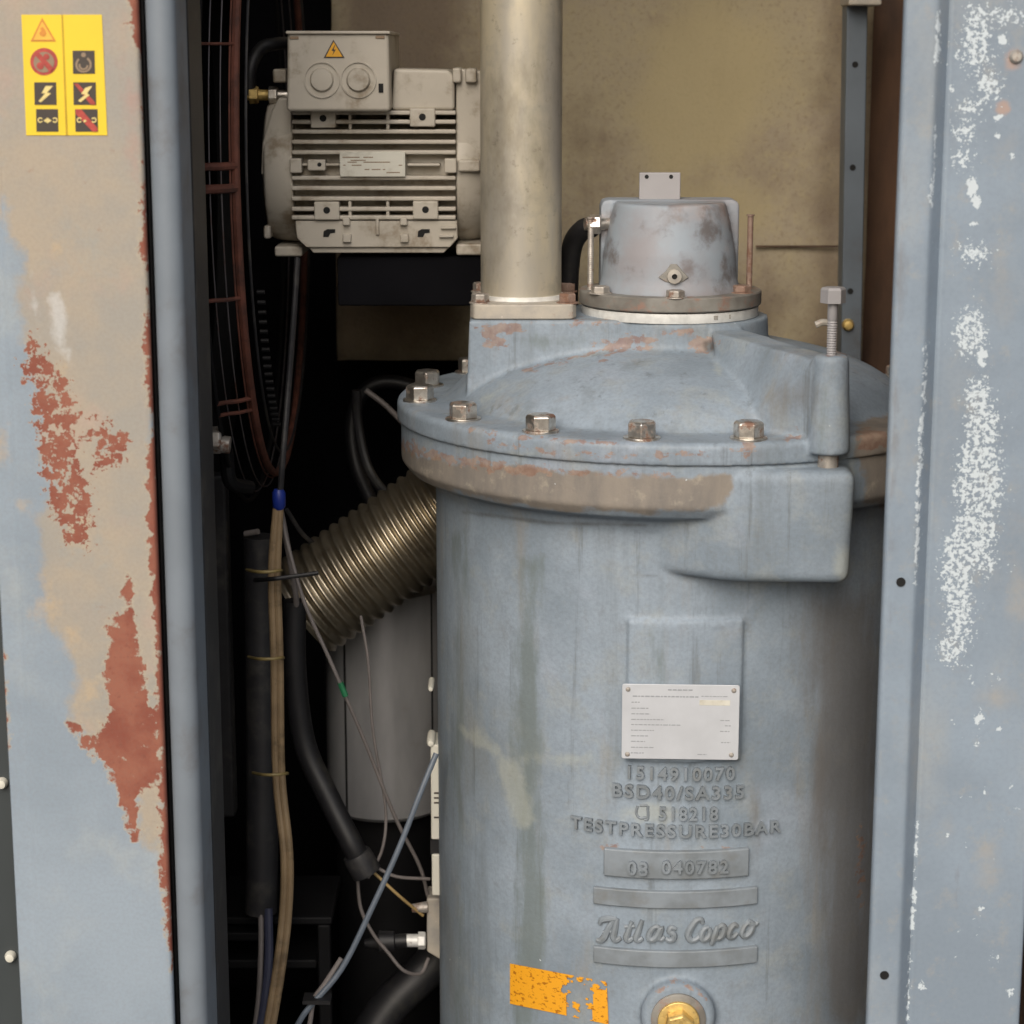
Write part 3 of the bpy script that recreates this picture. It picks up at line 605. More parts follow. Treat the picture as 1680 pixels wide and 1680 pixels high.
# data plate with rivets and print
thn, znt = surf(1115, 1119); th2, znb = surf(1115, 1241)
ca = (surf(1020, 1180)[0] + surf(1211, 1180)[0]) / 2
e1 = Vector((math.cos(ca), math.sin(ca), 0)); en = Vector((math.sin(ca), -math.cos(ca), 0))
cz = (znt + znb) / 2; pc = wall(ca, cz, RV + .0056); pw = 95.5 * sc(1180, -RV); ph = (znt - znb) / 2
def onp(u, v, d=0.): return pc + e1 * (u * pw) + Vector((0, 0, v * ph)) + en * d
bb = MB(); rr_ = .03
out_ = []
for cx, cy, a0 in ((1 - .04, 1 - .06, 0), (-1 + .04, 1 - .06, 90), (-1 + .04, -1 + .06, 180), (1 - .04, -1 + .06, 270)):
    for i in range(5):
        a = R(a0 + 22.5 * i); out_.append(onp(cx + .04 * math.cos(a), cy + .06 * math.sin(a)))
pl = bb.prism(out_, en * .0012).build('data_plate', M['alu'], ves, bevel=.0003); pl['label'] = 'shiny aluminium data plate with fine print'
for u, v in ((-.9, .86), (.9, .86), (-.9, -.88), (.88, -.86)):
    MB().lathe([(0, .0014), (.0012, .0011), (.0019, 0), (0, 0)], onp(u, v, .0012), en, 14).build('rivet', M['bolt_grey'], pl)
bb = MB(); rp = random.Random(5)
def dash(u0, u1, v, hh=.018):
    u = u0
    while u < u1:
        w_ = min(rp.uniform(.03, .085), u1 - u)
        bb.prism([onp(u, v - hh, .00125), onp(u + w_, v - hh, .00125), onp(u + w_, v + hh, .00125), onp(u, v + hh, .00125)], en * .0001); u += w_ + .014
dash(-.22, .2, .86); dash(-.82, .3, .68); dash(.35, .8, .70, .012)
for v, e in ((.52, -.7), (.36, -.55), (.21, -.52), (.06, -.28), (-.08, 0), (-.23, -.45), (-.38, -.55), (-.53, -.6), (-.69, -.45), (-.84, -.62)): dash(-.84, e, v, .014)
for v, s0 in ((.06, .68), (-.08, .76), (-.23, .68), (-.53, .70), (-.86, .3)): dash(s0, s0 + .16 if s0 < .75 else .86, v, .013)
bb.build('fine_print', M['print'], pl, smooth=0)
MB().prism([onp(.32, .46, .00125), onp(.84, .46, .00125), onp(.84, .6, .00125), onp(.32, .6, .00125)], en * .00008).build('blank_field', M['white'], pl, smooth=0)
# brass plug
bb = MB(); q = wall(thp, zp, RV + .010)
bb.lathe([(0, 0), (.021, 0), (.021, .002), (.0185, .003), (0, .003)], q, nrm, 36).build('washer', M['disc'], ves)
bb = MB(); bb.lathe([(0, 0), (.016, 0), (.016, .003), (.0115, .0035), (0, .0035)], q + nrm * .003, nrm, 36); bb.hexa(q + nrm * .006, nrm, .0115, .012, .3); bb.build('brass_plug', M['brass'], ves, bevel=.0008)
# torn amber sticker
bb = MB(); N1, N2 = 80, 40; cs = {}
def stq(u, v): return (838 + 158 * u + (3 * v * u), (1580 + 30 * u) * (1 - v) + (1646 + 34 * u) * v)
def vtx(i, j):
    if (i, j) not in cs: cs[(i, j)] = bb.bm.verts.new(wall(*surf(*stq(i / N1, j / N2)), RV + .0010))
    return cs[(i, j)]
for i in range(N1):
    for j in range(N2):
        u, v = (i + .5) / N1, (j + .5) / N2; nz_ = mnoise.noise((u * 14, v * 7, 3.1)) + .5 * mnoise.noise((u * 34, v * 17, 1.7))
        hole = 1 - math.hypot((u - .70) / .15, (v - .40) / .36)
        if hole + nz_ * .6 > .05 or (v > .72 and .58 < u < .84 and nz_ > -.25) or (v < .2 and u > .66 and nz_ > .0): continue
        bb.face([vtx(i, j), vtx(i + 1, j), vtx(i + 1, j + 1), vtx(i, j + 1)])
bb.build('torn_sticker', M['amber'], ves, smooth=0)['label'] = 'torn amber sticker'
# ---- lid
ztop = at(1098, 533, -.0715).z
H = ztop - zlt
b = MB()
dome = [(.86, 0), (.825, .01), (.805, .07), (.785, .14), (.75, .24), (.70, .345), (.64, .44), (.58, .51), (.50, .58), (.42, .64), (.36, .67)]
xv = at(1099, 500, 0).x; rv = tan_r(950, 495, xv, 0)
b.lathe([(0, zj - .0008), (RF, zj - .0008), (RF, zlt - .003), (RF - .003, zlt)] + [(RF * r, zlt + H * h) for r, h in dome] + [(rv * 1.0, zlt + H * .70), (rv * .985, ztop), (0, ztop)], (X0, 0, 0), n=128)
yb1 = -.058
xa = at(770, 540, yb1).x; xa2 = at(764, 640, yb1).x; zbt = at(855, 526, yb1).z
b.loft([(xa2, yb1 - .002, zj + .006), (X0 + .02, yb1 - .002, zj + .006), (X0 + .02, .06, zj + .006), (xa2, .06, zj + .006)],
       [(xa, yb1 + .001, zbt), (X0 + .02, yb1 + .001, zbt), (X0 + .02, .058, zbt), (xa, .058, zbt)])
# arm and lug boss
rho = RF + .002
def boss_px(phi):
    p = np.array([[X0 + rho * math.sin(phi), -rho * math.cos(phi), zj + .05]]); return proj(p)[0, 0]
lo, hi = 0., 1.2
for _ in range(40):
    mid = (lo + hi) / 2
    if boss_px(mid) < 1362: lo = mid
    else: hi = mid
phi = lo; bd = Vector((math.sin(phi), -math.cos(phi), 0)); bp = Vector((X0, 0, 0)) + bd * rho; sd_ = Vector((bd.y, -bd.x, 0))
zbb = zj + .006; zbtop = at(1362, 582, bp.y).z
rb = 33 * sc(660, bp.y)
b.lathe([(0, zbb), (rb * 1.06, zbb), (rb * 1.06, zbb + .006), (rb * .88, zbtop - .003), (rb * .78, zbtop), (0, zbtop)], (bp.x, bp.y, 0), n=40)
zn = at(1175, 549, -.07).z
t2 = .021
inn = Vector((X0, 0, 0)) + bd * .03
LA = [inn - sd_ * t2, inn + sd_ * t2, bp + sd_ * rb * .8, bp - sd_ * rb * .8]
def arm_z(p): 
    t = ((p - inn).dot(bd)) / ((bp - inn).length); return (zn + .004) * (1 - t) + (zbtop - .004) * t
Pb, Pt = at(1192, 700, -.150), at(1168, 552, -.078)
LB = [LA[0], Pb, LA[2], LA[3]]; LT = [LA[0], Pt, LA[2], LA[3]]
b.loft([(p.x, p.y, zbb) for p in LB], [(p.x, p.y, arm_z(p)) for p in LT])
lid = b.build('lid', M['cast'], ves, remesh=.0019, its=3)
stains(lid, rust=[('e', 1030, 562, 44, 12), ('e', 1150, 566, 22, 16), ('l', [(985, 592), (1010, 570), (1040, 555)], 4), ('l', [(860, 610), (930, 588), (1000, 572)], 3), ('l', [(800, 725), (900, 742), (1060, 748), (1240, 740)], 3), ('l', [(770, 705), (900, 722), (1010, 728)], 2), ('e', 1228, 735, 14, 16), ('e', 820, 540, 40, 12), ('e', 815, 560, 20, 10), ('e', 1385, 580, 22, 6), ('e', 1302, 716, 14, 8), ('e', 1430, 720, 30, 20), ('e', 1120, 545, 30, 6), ('e', 970, 528, 30, 4)],
       brown=[('p', [(1398, 690), (1480, 670), (1480, 770), (1400, 765)])], cream=[('l', [(790, 655), (860, 620), (930, 590), (1000, 574)], 5), ('l', [(1165, 575), (1190, 640), (1207, 705)], 7), ('l', [(1172, 548), (1270, 562), (1345, 580)], 4), ('e', 1165, 552, 12, 8), ('e', 870, 745, 60, 6)], green=[('e', 1350, 680, 20, 90), ('e', 900, 560, 90, 16)],  # cream lines: pale crease dirt, also painted light along arm crease and top edge
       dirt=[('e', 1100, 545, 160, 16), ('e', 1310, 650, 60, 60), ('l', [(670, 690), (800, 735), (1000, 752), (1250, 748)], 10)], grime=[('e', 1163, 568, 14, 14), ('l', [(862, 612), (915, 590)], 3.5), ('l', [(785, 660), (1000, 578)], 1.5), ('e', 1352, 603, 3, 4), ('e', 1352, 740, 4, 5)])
# lid bolts
rbolt = RF * .925
def ang_for(px, lo, hi):
    f_ = lambda a: proj(np.array([[X0 + rbolt * math.sin(a), -rbolt * math.cos(a), zlt]]))[0, 0] - px
    for _ in range(40):
        mid = (lo + hi) / 2
        if f_(lo) * f_(mid) <= 0: hi = mid
        else: lo = mid
    return lo
angs = [ang_for(760, R(-75), 0), ang_for(887, R(-70), 0), ang_for(1053, R(-50), R(20)), ang_for(1228, R(-10), R(50)), R(-81), R(-103), R(-126), R(66), R(90), R(112), R(134), R(160), R(-160)]
for i, a in enumerate(angs):
    bb = MB(); bb.bolt((X0 + rbolt * math.sin(a), -rbolt * math.cos(a), zlt - .0008), (0, 0, 1), .0112, .0135, i * .37 + .2)
    bb.build('bolt', M['bolt'], lid, bevel=.0006)
# jacking bolt through the boss, gap washer below
bb = MB(); zt2 = at(1360, 497, bp.y).z; zt3 = at(1360, 478, bp.y).z; rs = 8.5 * sc(530, bp.y)
pr = [(0, zbtop - .02), (rs, zbtop - .02)]
z_ = zbtop - .002
while z_ < zt2 - .012: pr += [(rs, z_), (rs * .86, z_ + .0009), (rs, z_ + .0018)]; z_ += .0018
pr += [(rs, zt2), (0, zt2)]
bb.lathe(pr, (bp.x, bp.y, 0), n=24); bb.hexa((bp.x, bp.y, zt2), (0, 0, 1), 21 * sc(490, bp.y), zt3 - zt2 + .003, .5)
bb.build('jacking_bolt', M['tabgrey'], lid, bevel=.0004)
MB().cyl((bp.x, bp.y, zj - .004), (bp.x, bp.y, zbb + .002), .0075, n=24).build('pivot_pin', M['bolt_grey'], lid)
p = at(1338, 533, bp.y + .04); MB().tube([p, p + Vector((.006, 0, .002)), p + Vector((.014, 0, 0))], .0025, 8).build('drain_nipple', M['primer'], lid)

# ------------------------------------------------------------------ valve on the lid
zr = at(1098, 514, -rv).z; zd = at(1098, 490, -rv).z
val = thing('valve_housing', (xv, 0, ztop), 'dome shaped blue grey valve housing bolted on top of the vessel', 'valve')
MB().lathe([(0, ztop + .0004), (rv * .965, ztop + .0004), (rv * .97, ztop + .001), (rv * .97, zr - .0012), (rv * .9, zr - .001), (0, zr - .001)], (xv, 0, 0), n=96).build('bright_ring', M['silver'], val)
b = MB(); 
for a, w_ in ((26, 4), (37, 1.6)):
    for q in range(3):
        a_ = R(a) + (q - 1) * .01 * w_ / 3
        p = Vector((xv + rv * .971 * math.sin(a_), -rv * .971 * math.cos(a_), (ztop + zr) / 2)); b.box((p.x - .0006 * w_ / 3, p.y - .0003, p.z - .0016), (p.x + .0006 * w_ / 3, p.y + .001, p.z + .0016))
b.build('stamped_mark', M['disc'], val, smooth=0)
MB().lathe([(0, zr), (rv - .001, zr), (rv, zr + .001), (rv, zd - .001), (rv - .001, zd), (0, zd)], (xv, 0, 0), n=96).build('flange', M['disc'], val)
xh = at(1098, 420, 0).x; zh = at(1098, 335, -.03).z; s0 = sc(420, 0)
b = MB(); rbt, rtp = 111 * s0, 93 * s0
b.lathe([(0, zd - .002), (rbt * 1.05, zd - .002), (rbt * 1.03, zd + .004), (rbt, zd + .010), (rbt * .97, zd + .03), (rtp * 1.05, zd + .055), (rtp, zh - .006), (rtp * .97, zh - .001), (rtp * .93, zh), (0, zh)], (xh, -.002, 0), n=72)
xa, xb_ = at(985, 400, .012).x, at(1211, 400, .012).x; zq = at(1098, 327, .012).z; cr = .005
b.prism([(xa, .006, zd - .002), (xb_, .006, zd - .002), (xb_, .006, zq - cr), (xb_ - cr * .3, .006, zq - cr * .3), (xb_ - cr, .006, zq), (xa + cr, .006, zq), (xa + cr * .3, .006, zq - cr * .3), (xa, .006, zq - cr)], (0, .034, 0))
hs = b.build('housing', M['valve'], val, remesh=.0016, its=5)
stains(hs, grime=[('e', 1005, 420, 18, 30), ('e', 1190, 450, 18, 40), ('e', 1160, 375, 24, 40), ('e', 1035, 440, 22, 20), ('e', 1000, 345, 14, 16), ('e', 1200, 360, 9, 30), ('e', 1105, 375, 8, 5), ('l', [(1192, 350), (1204, 470)], 4)])
b = MB(); b.pbox(1049, 283, 1116, 334, .016, .019); tabo = b.build('mounting_tab', M['tabgrey'], val, bevel=.0008)
for px in (1061, 1101): MB().lathe([(0, .0003), (.0017, .0003), (.0017, -.001), (0, -.001)], at(px, 290, .016), (0, -1, 0), 12).build('hole', M['motor_dark'], tabo)
# port: diamond plate, boss, bore
pp = at(1106, 453, -rbt * .985 - .002); s1 = sc(453, pp.y)
b = MB(); b.prism([pp + Vector((x * s1, .002, z * s1)) for x, z in ((-26, -2), (-14, 8), (-6, 20), (4, 20), (14, 8), (24, -2), (14, -10), (0, -13), (-14, -10))], (0, -.003, 0)); b.build('port_plate', M['disc'], val, bevel=.0008)
MB().lathe([(0, 0), (.0058, 0), (.0055, .004), (.0022, .0046), (.0022, .0026), (0, .0026)], pp + Vector((0, -.001, 0)), (0, -1, 0), 24).build('port', M['primer'], val)
MB().lathe([(0, 0), (.0021, 0), (.0021, .0004), (0, .0004)], pp + Vector((0, -.0036, 0)), (0, -1, 0), 16).build('bore', M['motor_dark'], val)
for px, py, yy, sg in ((985, 484, -.035, 0), (1108, 490, -.066, 1), (1217, 483, -.03, 2)):
    p = at(px, py, yy); bb = MB(); bb.bolt((p.x, yy, zd - .0004), (0, 0, 1), .0075, .0062, .3 + sg); bb.build('bolt', M['bolt_grey'] if sg != 2 else M['bolt_rust'], val, bevel=.0005)
for px, pt, mm in ((969, 356, 'bolt_grey'), (1230, 352, 'bolt_rust')):
    p = at(px, 420, -.005); zt_ = at(px, pt, -.005).z; bb = MB()
    r_ = 5.2 * s0; pr = [(0, zd - .001), (r_, zd - .001)]; z_ = zd
    while z_ < zt_ - .002: pr += [(r_, z_), (r_ * .88, z_ + .0008), (r_, z_ + .0016)]; z_ += .0016
    pr += [(r_ * 1.3, zt_ - .001), (r_ * 1.3, zt_), (0, zt_)]
    bb.lathe(pr, (p.x, -.005, 0), n=16).build('stud', M[mm], val)
p = at(976, 368, .0); bb = MB(); bb.hexa(p + Vector((-.004, 0, 0)), (1, 0, 0), .0082, .009, .2); bb.cyl(p + Vector((-.008, 0, 0)), p + Vector((.014, .006, 0)), .005); bb.build('hose_fitting', M['bolt'], val, bevel=.0005)
o = MB().tube([at(972, 372, .012), at(955, 378, .02), at(940, 400, .03), at(934, 440, .04), at(932, 500, .05), at(932, 560, .06)], .0085, 14).build('valve_hose', M['rubber']); tag(o, 'black rubber hose curving down from the fitting between pipe and valve', 'hose')

# ------------------------------------------------------------------ outlet pipe
xp = at(855, 300, -.004).x; yp = -.004
rp_ = tan_r(788, 250, xp, yp)
pip = thing('outlet_pipe', (xp, yp, zbt), 'tall dull zinc outlet pipe standing on the square flange', 'pipe')
zf = at(857, 500, yb1 + .003).z
b = MB(); xa, xb_ = at(771, 512, yb1 + .003).x, at(946, 512, yb1 + .003).x; 
c_ = .010; y0_, y1_ = yb1 + .003, .052
b.prism([(xa + c_, y0_, zbt + .0002), (xb_ - c_, y0_, zbt + .0002), (xb_ - .003, y0_ + .003, zbt + .0002), (xb_, y0_ + c_, zbt + .0002), (xb_, y1_, zbt + .0002), (xa, y1_, zbt + .0002), (xa, y0_ + c_, zbt + .0002), (xa + .003, y0_ + .003, zbt + .0002)], (0, 0, zf - zbt))
b.build('flange', M['primer'], pip, bevel=.0016)
MB().lathe([(rp_ * .9, zf - .001), (rp_ * 1.07, zf - .001), (rp_ * 1.06, zf + .0035), (rp_ * .9, zf + .0035)], (xp, yp, 0), n=64).build('weld_collar', M['silver'], pip)
MB().lathe([(0, zf), (rp_, zf), (rp_, 2.2), (0, 2.2)], (xp, yp, 0), n=72).build('tube', M['pipe'], pip)
for px, yy, mm in ((788, y0_ + .012, 'bolt_grey'), (931, y0_ + .012, 'bolt_rust'), (790, .04, 'bolt_grey'), (930, .04, 'bolt_rust')):
    p = at(px, 490, yy); bb = MB(); bb.bolt((p.x, yy, zf - .0004), (0, 0, 1), .0072, .008, px); bb.build('bolt', M[mm], pip, bevel=.0005)

# ------------------------------------------------------------------ electric motor
YM, YF = .15, .085
sm = sc(275, YM); zm = at(600, 278, YM).z
mx = lambda px: at(px, 275, YF).x
mot = thing('electric_motor', (mx(610), YM, at(600, 420, YM).z), 'beige finned electric motor with a terminal box on top', 'motor')
b = MB(); b.lathe([(0, 0), (95 * sm, 0), (95 * sm, mx(750) - mx(476)), (0, mx(750) - mx(476))], (mx(476), YM, zm), (1, 0, 0), 48)
for py in (185, 200, 216, 233, 250, 292, 309, 326, 343, 357):
    b.pbox(478, py - 3.6, 748, py + 3.6, YF, YM)
b.pbox(668, 268, 722, 273, YF, YM); b.pbox(478, 268, 560, 272.5, YF + .004, YM)
for x in (574, 636):
    b.pbox(x - 3, 186, x + 3, 213, YF + .001, YM); b.pbox(x - 3, 330, x + 3, 356, YF + .001, YM)
b.pbox(504, 262, 534, 280, YF - .002, YM)
for x in (486, 740): b.pbox(x - 11, 260, x + 9, 284, YF - .004, YM)
b.build('finned_frame', M['motor'], mot, bevel=.0012)
for px, py in ((530, 194), (693, 192), (536, 345), (698, 344)):
    o = MB().pbox(px - 21, py - 14, px + 21, py + 16, YF - .0025, YM).build('mounting_pad', M['motor'], mot, bevel=.0012)
    MB().lathe([(0, .0003), (.0029, .0003), (.0029, -.001), (0, -.001)], at(px, py, YF - .0025), (0, -1, 0), 14).build('hole', M['motor_dark'], o)
MB().lathe([(0, .0003), (.0018, .0003), (.0018, -.001), (0, -.001)], at(524, 270, YF - .002), (0, -1, 0), 12).build('hole', M['motor_dark'], mot)
b = MB(); b.pbox(557, 249, 665, 290, YF - .004, YM - .03); npl = b.build('rating_plate', M['white'], mot, bevel=.0005)
b = MB(); rp = random.Random(9)
for py, xs in ((258, ((562, 590), (596, 612))), (263, ((575, 600),)), (266, ((570, 585), (596, 640))), (271, ((563, 567), (654, 660), (577, 593))), (278, ((598, 606), (610, 624), (628, 632))), (283, ((634, 656),))):
    for x0_, x1_ in xs: b.pbox(x0_, py - .8, x1_, py + .8, YF - .0042, YF - .0039)
b.build('print', M['greyprint'], npl, smooth=0)
# foot
b = MB(); yf = YF + .002
front = [(484, 362), (750, 362), (751, 391), (738, 406), (503, 406), (487, 391)]
b.prism([at(x, y, yf) for x, y in front], (0, .11, 0))
b.prism([at(x, y, yf + .004) for x, y in ((506, 406), (737, 406), (728, 415), (514, 415))], (0, .10, 0))
for x in (568, 662): b.pbox(x - 6, 357, x + 6, 370, YF - .004, YM); b.pbox(x - 6, 384, x + 8, 398, YF - .003, YM)
b.pbox(619 - 3, 357, 619 + 3, 386, YF - .001, YM)
b.pbox(723, 372, 748, 376, YF - .002, YM); b.pbox(720, 386, 744, 390, YF - .002, YM)
b.build('foot', M['motor'], mot, bevel=.0014)
for x in (540, 695):
    MB().prism([at(px_, py_, yf - .0004) for px_, py_ in ((x - 10, 389), (x - 9, 379), (x - 3, 376), (x + 10, 376), (x + 10, 382), (x + 2, 383), (x - 1, 389))], (0, .0006, 0)).build('slot', M['motor_dark'], mot)
# end bells
b = MB(); L = mx(478) - mx(427)
b.lathe([(0, 0), (96 * sm, 0), (110 * sm, L * .08), (114 * sm, L * .3), (117 * sm, L * .85), (118 * sm, L * 1.02), (0, L * 1.02)], (mx(427), YM, zm), (1, 0, 0), 56)
b.prism([at(x, y, YF + .012) for x, y in ((428, 288), (478, 282), (478, 160), (457, 160), (446, 180), (430, 235))], (0, .06, 0))
b.pbox(447, 113, 470, 136, YM - .03, YM + .03); b.pbox(450, 404, 496, 421, YF + .02, YM + .05); b.pbox(432, 370, 444, 392, YF + .02, YM)
b.build('end_shield', M['motor'], mot, bevel=.002)
b = MB(); L = mx(812) - mx(748)
b.lathe([(0, 0), (118 * sm, 0), (118 * sm, L * .3), (110 * sm, L * .7), (96 * sm, L), (0, L)], (mx(748), YM, zm), (1, 0, 0), 56)
b.prism([at(x, y, YF + .008) for x, y in ((748, 284), (812, 284), (812, 118), (748, 112))], (0, .06, 0))
b.pbox(742, 111, 757, 136, YF, YM); b.pbox(763, 112, 782, 136, YF, YM); b.pbox(751, 262, 788, 282, YF - .0045, YM); b.pbox(748, 400, 792, 419, YF + .01, YM + .05)
b.build('end_shield', M['motor'], mot, bevel=.002)
b = MB(); b.prism([at(x, y, YF + .004) for x, y in ((642, 181), (746, 181), (746, 126), (736, 114), (646, 112))], (0, .10, 0)); b.build('top_cover', M['motor'], mot, bevel=.003)
yt = .060
b = MB(); b.prism([at(x, y, yt) for x, y in ((470, 183), (640, 183), (638, 53), (471, 53))], (0, .16, 0)); tbx = b.build('terminal_box', M['motor'], mot, bevel=.003)
MB().pbox(468.5, 50.5, 640, 56, yt - .003, yt + .15).build('box_lid', M['motor'], tbx, bevel=.001)
for x in (528, 588):
    p = at(x, 131, yt); s2 = sc(131, yt)
    bb = MB(); bb.lathe([(27 * s2, -.001), (27.5 * s2, .0014), (29.5 * s2, .0014), (30 * s2, -.001)], p, (0, -1, 0), 36)
    bb.lathe([(0, .0035), (17 * s2, .003), (19.5 * s2, .0012), (20 * s2, -.001), (0, -.001)], p, (0, -1, 0), 36); bb.build('knockout', M['motor'], tbx)
for x, y in ((484, 62), (625, 61)): MB().pbox(x - 9, y - 2.5, x + 6, y + 2.5, yt - .001, yt + .01).build('screw', M['greyprint'], tbx, bevel=.0005)
MB().pbox(621, 137, 629, 152, yt - .0006, yt + .002).build('slot', M['motor_dark'], tbx)
for pts, Y_, m_, nm in (([(547, 65), (565.5, 95), (531, 95)], yt - .0006, 'blackprint', 'warning_triangle'), ([(547.3, 68.5), (562, 93), (534.5, 93)], yt - .0010, 'amber2', 'triangle_face')):
    if m_ == 'amber2' and 'amber2' not in M: M['amber2'] = simple('amber_print', lin(232, 170, 40), .5)
    flat(pts, Y_, M[m_], nm, tbx, .0003)
flat([(549, 74), (544, 83), (547.5, 84), (545, 91), (551, 81.5), (547.5, 81), (550, 74)], yt - .0013, M['blackprint'], 'lightning_mark', tbx, .0002)
for px, py, w_, mm in ((447, 156, 8, 'bolt'), (415, 156, 7, 'brass')):
    p = at(px, py, YM - .02); bb = MB(); bb.cyl(p + Vector((-.006, 0, 0)), p + Vector((.016, 0, 0)), .0045); bb.hexa(p + Vector((-.003, 0, 0)), (1, 0, 0), .0075, .008, .4); bb.build('cable_gland', M[mm], mot, bevel=.0005)
o = MB().tube([at(409, 156, YM - .02), at(412, 110, YM - .02), at(428, 80, YM - .01), at(452, 72, YM), at(480, 70, YM + .03)], .0055, 12).build('motor_cable', M['rubber']); tag(o, 'black cable looping into the terminal box of the motor', 'cable')
# black block painted in for the dark recess below the motor
o = MB().pbox(553, 421, 790, 502, .10, .40).build('motor_recess', M['wallblack'], None, bevel=.002); tag(o, 'black block standing in for the dark recess below the motor', 'recess')

# ------------------------------------------------------------------ fan guard seen nearly edge on
fg = thing('fan_guard', (at(420, 790, .15).x, .15, at(420, 790, .15).z), 'rusty wire fan guard seen edge on at the left of the motor', 'fan guard')
zc = at(420, 268, .15).z
def ring(Xc, Rr, wr, n=120, a0=0, a1=360):
    return [Vector((Xc, .15 + Rr * math.cos(R(a0 + (a1 - a0) * i / n)), zc + Rr * math.sin(R(a0 + (a1 - a0) * i / n)))) for i in range(n + 1)]
RG = [(326, .292, 'black', 9), (343, .284, 'greyguard', 2.6), (362, .280, 'greyguard', 2.6), (377, .272, 'rustwire', 3.5), (386, .268, 'rustwire', 15), (404, .250, 'greyhose', 5)]
XS = {}
for px, rr_, mm, w_ in RG:
    Xc = at(px, 268, .15 - rr_).x; XS[px] = (Xc, rr_)
    bb = MB(); bb.tube(ring(Xc, rr_, 0), w_ / 2 * sc(268, .15 - rr_), 8, 1); bb.build('guard_ring', M[mm], fg)
for py, w_ in ((72, 5), (270, 13), (306, 15), (488, 7), (668, 8), (690, 7)):
    zz = at(350, py, -.1).z; dz = zz - zc
    pts = [Vector((XS[p][0], .15 - math.sqrt(max(0, XS[p][1] ** 2 - dz * dz)) - .001, zz)) for p in (326, 343, 362, 377, 386)]
    MB().tube(pts, w_ / 2 * sc(300, -.1), 8, 2).build('guard_bar', M['rustwire'], fg)
b = MB(); Xc, rr_ = XS[404]
for a in range(200, 236, 2):
    p = Vector((Xc + .004, .15 + (rr_ + .002) * math.cos(R(a)), zc + (rr_ + .002) * math.sin(R(a)))); b.cyl(p, p + Vector((.006, 0, 0)), .0018, n=8)
b.build('edge_trim', M['black'], fg)
# dark shroud behind the guard
Xs = at(395, 268, .0).x
MB().lathe([(.252, 0), (.290, 0), (.290, .03), (.252, .03)], (Xs - .05, .16, zc), (-1, 0, 0), 80).build('shroud', M['black'], fg)
o = MB().tube([at(352, 715, -.02), at(370, 740, -.02), at(378, 790, -.02), at(410, 800, 0)], .006, 10).build('elbow_pipe', M['black']); tag(o, 'short black elbow pipe under the fan guard', 'pipe')
p = at(340, 722, -.06); bb = MB(); bb.hexa(p, (1, 0, 0), .011, .012, .3); bb.cyl(p + Vector((-.02, 0, 0)), p + Vector((.018, 0, -.004)), .007); o = bb.build('pipe_union', M['bolt_grey'], None, bevel=.0006); tag(o, 'small grey pipe union beside the frame tube below the guard', 'fitting')

# ------------------------------------------------------------------ flexible metal hose and drum behind
q0, q1 = at(752, 822, .10), at(512, 988, .10)
ax = (q1 - q0); Ln = ax.length; axn = ax.normalized(); rh = 88 * sc(920, .1)
pr = [(0, 0)]; h_ = 0.; step = .0104
while h_ < Ln:
    for i in range(12):
        a = 2 * math.pi * i / 12; pr.append((rh - .0018 + .0018 * math.cos(a), h_ + step * i / 12))
    h_ += step
pr.append((0, h_))
o = MB().lathe(pr, q0, axn, 64).build('corrugated_hose', M['flex'], None, smooth=60); tag(o, 'wide corrugated steel hose running down behind the vessel', 'hose')
dm = thing('grey_drum', at(630, 1352, .21), 'dull grey metal drum below the corrugated hose', 'drum')
YD = .21; xd = at(634, 1200, YD).x; rd = 98 * sc(1200, YD)
zd0, zd1 = at(636, 1352, YD - rd).z, at(636, 960, YD).z
MB().lathe([(0, zd0), (rd - .004, zd0), (rd, zd0 + .004), (rd, zd1), (0, zd1)], (xd, YD, 0), n=64).build('shell', M['drum'], dm)
for a in (-38, 52): MB().box((xd + rd * math.sin(R(a)) - .001, YD - rd * math.cos(R(a)) - .0006, zd0 + .004), (xd + rd * math.sin(R(a)) + .001, YD - rd * math.cos(R(a)) + .004, zd1)).build('seam', M['black'], dm)
MB().lathe([(0, zd0 - .3), (rd * .9, zd0 - .3), (rd * .9, zd0 - .002), (0, zd0 - .002)], (xd, YD + .02, 0), n=48).build('stand', M['black'], dm)

# ------------------------------------------------------------------ hoses, cables and wires at the lower left
def run_down(P_):                            # carry a cable on, bending gently down to the floor pan
    P_ = list(P_); st_ = (P_[-1] - P_[-2]).length; d = (P_[-1] - P_[-2]).normalized(); q = P_[-1].copy()
    while q.z > ZB + .03 and len(P_) < 60:
        d = (d * .85 + Vector((0, 0, -1)) * .15).normalized(); q = q + d * st_
        if q.z < ZB + .025: q.z = ZB + .025
        P_.append(q.copy())
    return P_
def cable(name, pts, r, m, label, cat='cable', n=10):
    P_ = [at(x, y, Y) for x, y, Y in pts]
    if pts[-1][1] > 1690: P_ = run_down(P_)
    o = MB().tube(P_, r, n).build(name, m); tag(o, label, cat); return o
S = sc(1200, 0)
cable('conduit', [(426, 880, .03), (428, 1000, .03), (430, 1200, .02), (430, 1400, .01), (428, 1495, .01)], 27 * S, M['greyhose'], 'thick straight dark conduit left of the tan cable', 'conduit', 20)
tc = thing('tan_cable', at(450, 1700, -.03), 'pair of tan cables running down to the bottom edge', 'cable')
for dx in (-4, 5):
    pts = [(456 + dx * .6, 834, -.02), (450 + dx, 940, -.02), (454 + dx, 1080, -.02), (457 + dx, 1270, -.02), (470 + dx, 1400, -.03), (468 + dx, 1500, -.03), (456 + dx, 1600, -.04), (436 + dx, 1720, -.05)]
    P_ = [at(x, y, Y) for x, y, Y in pts]; P_ = run_down(P_)
    MB().tube(P_, 6.4 * S, 10).build('strand', M['tan'], tc)
bc_ = thing('blue_connector', at(458, 836, -.02), 'small blue cable connector above the tan cables', 'connector')
p = at(458, 836, -.02); s3 = sc(820, -.02)
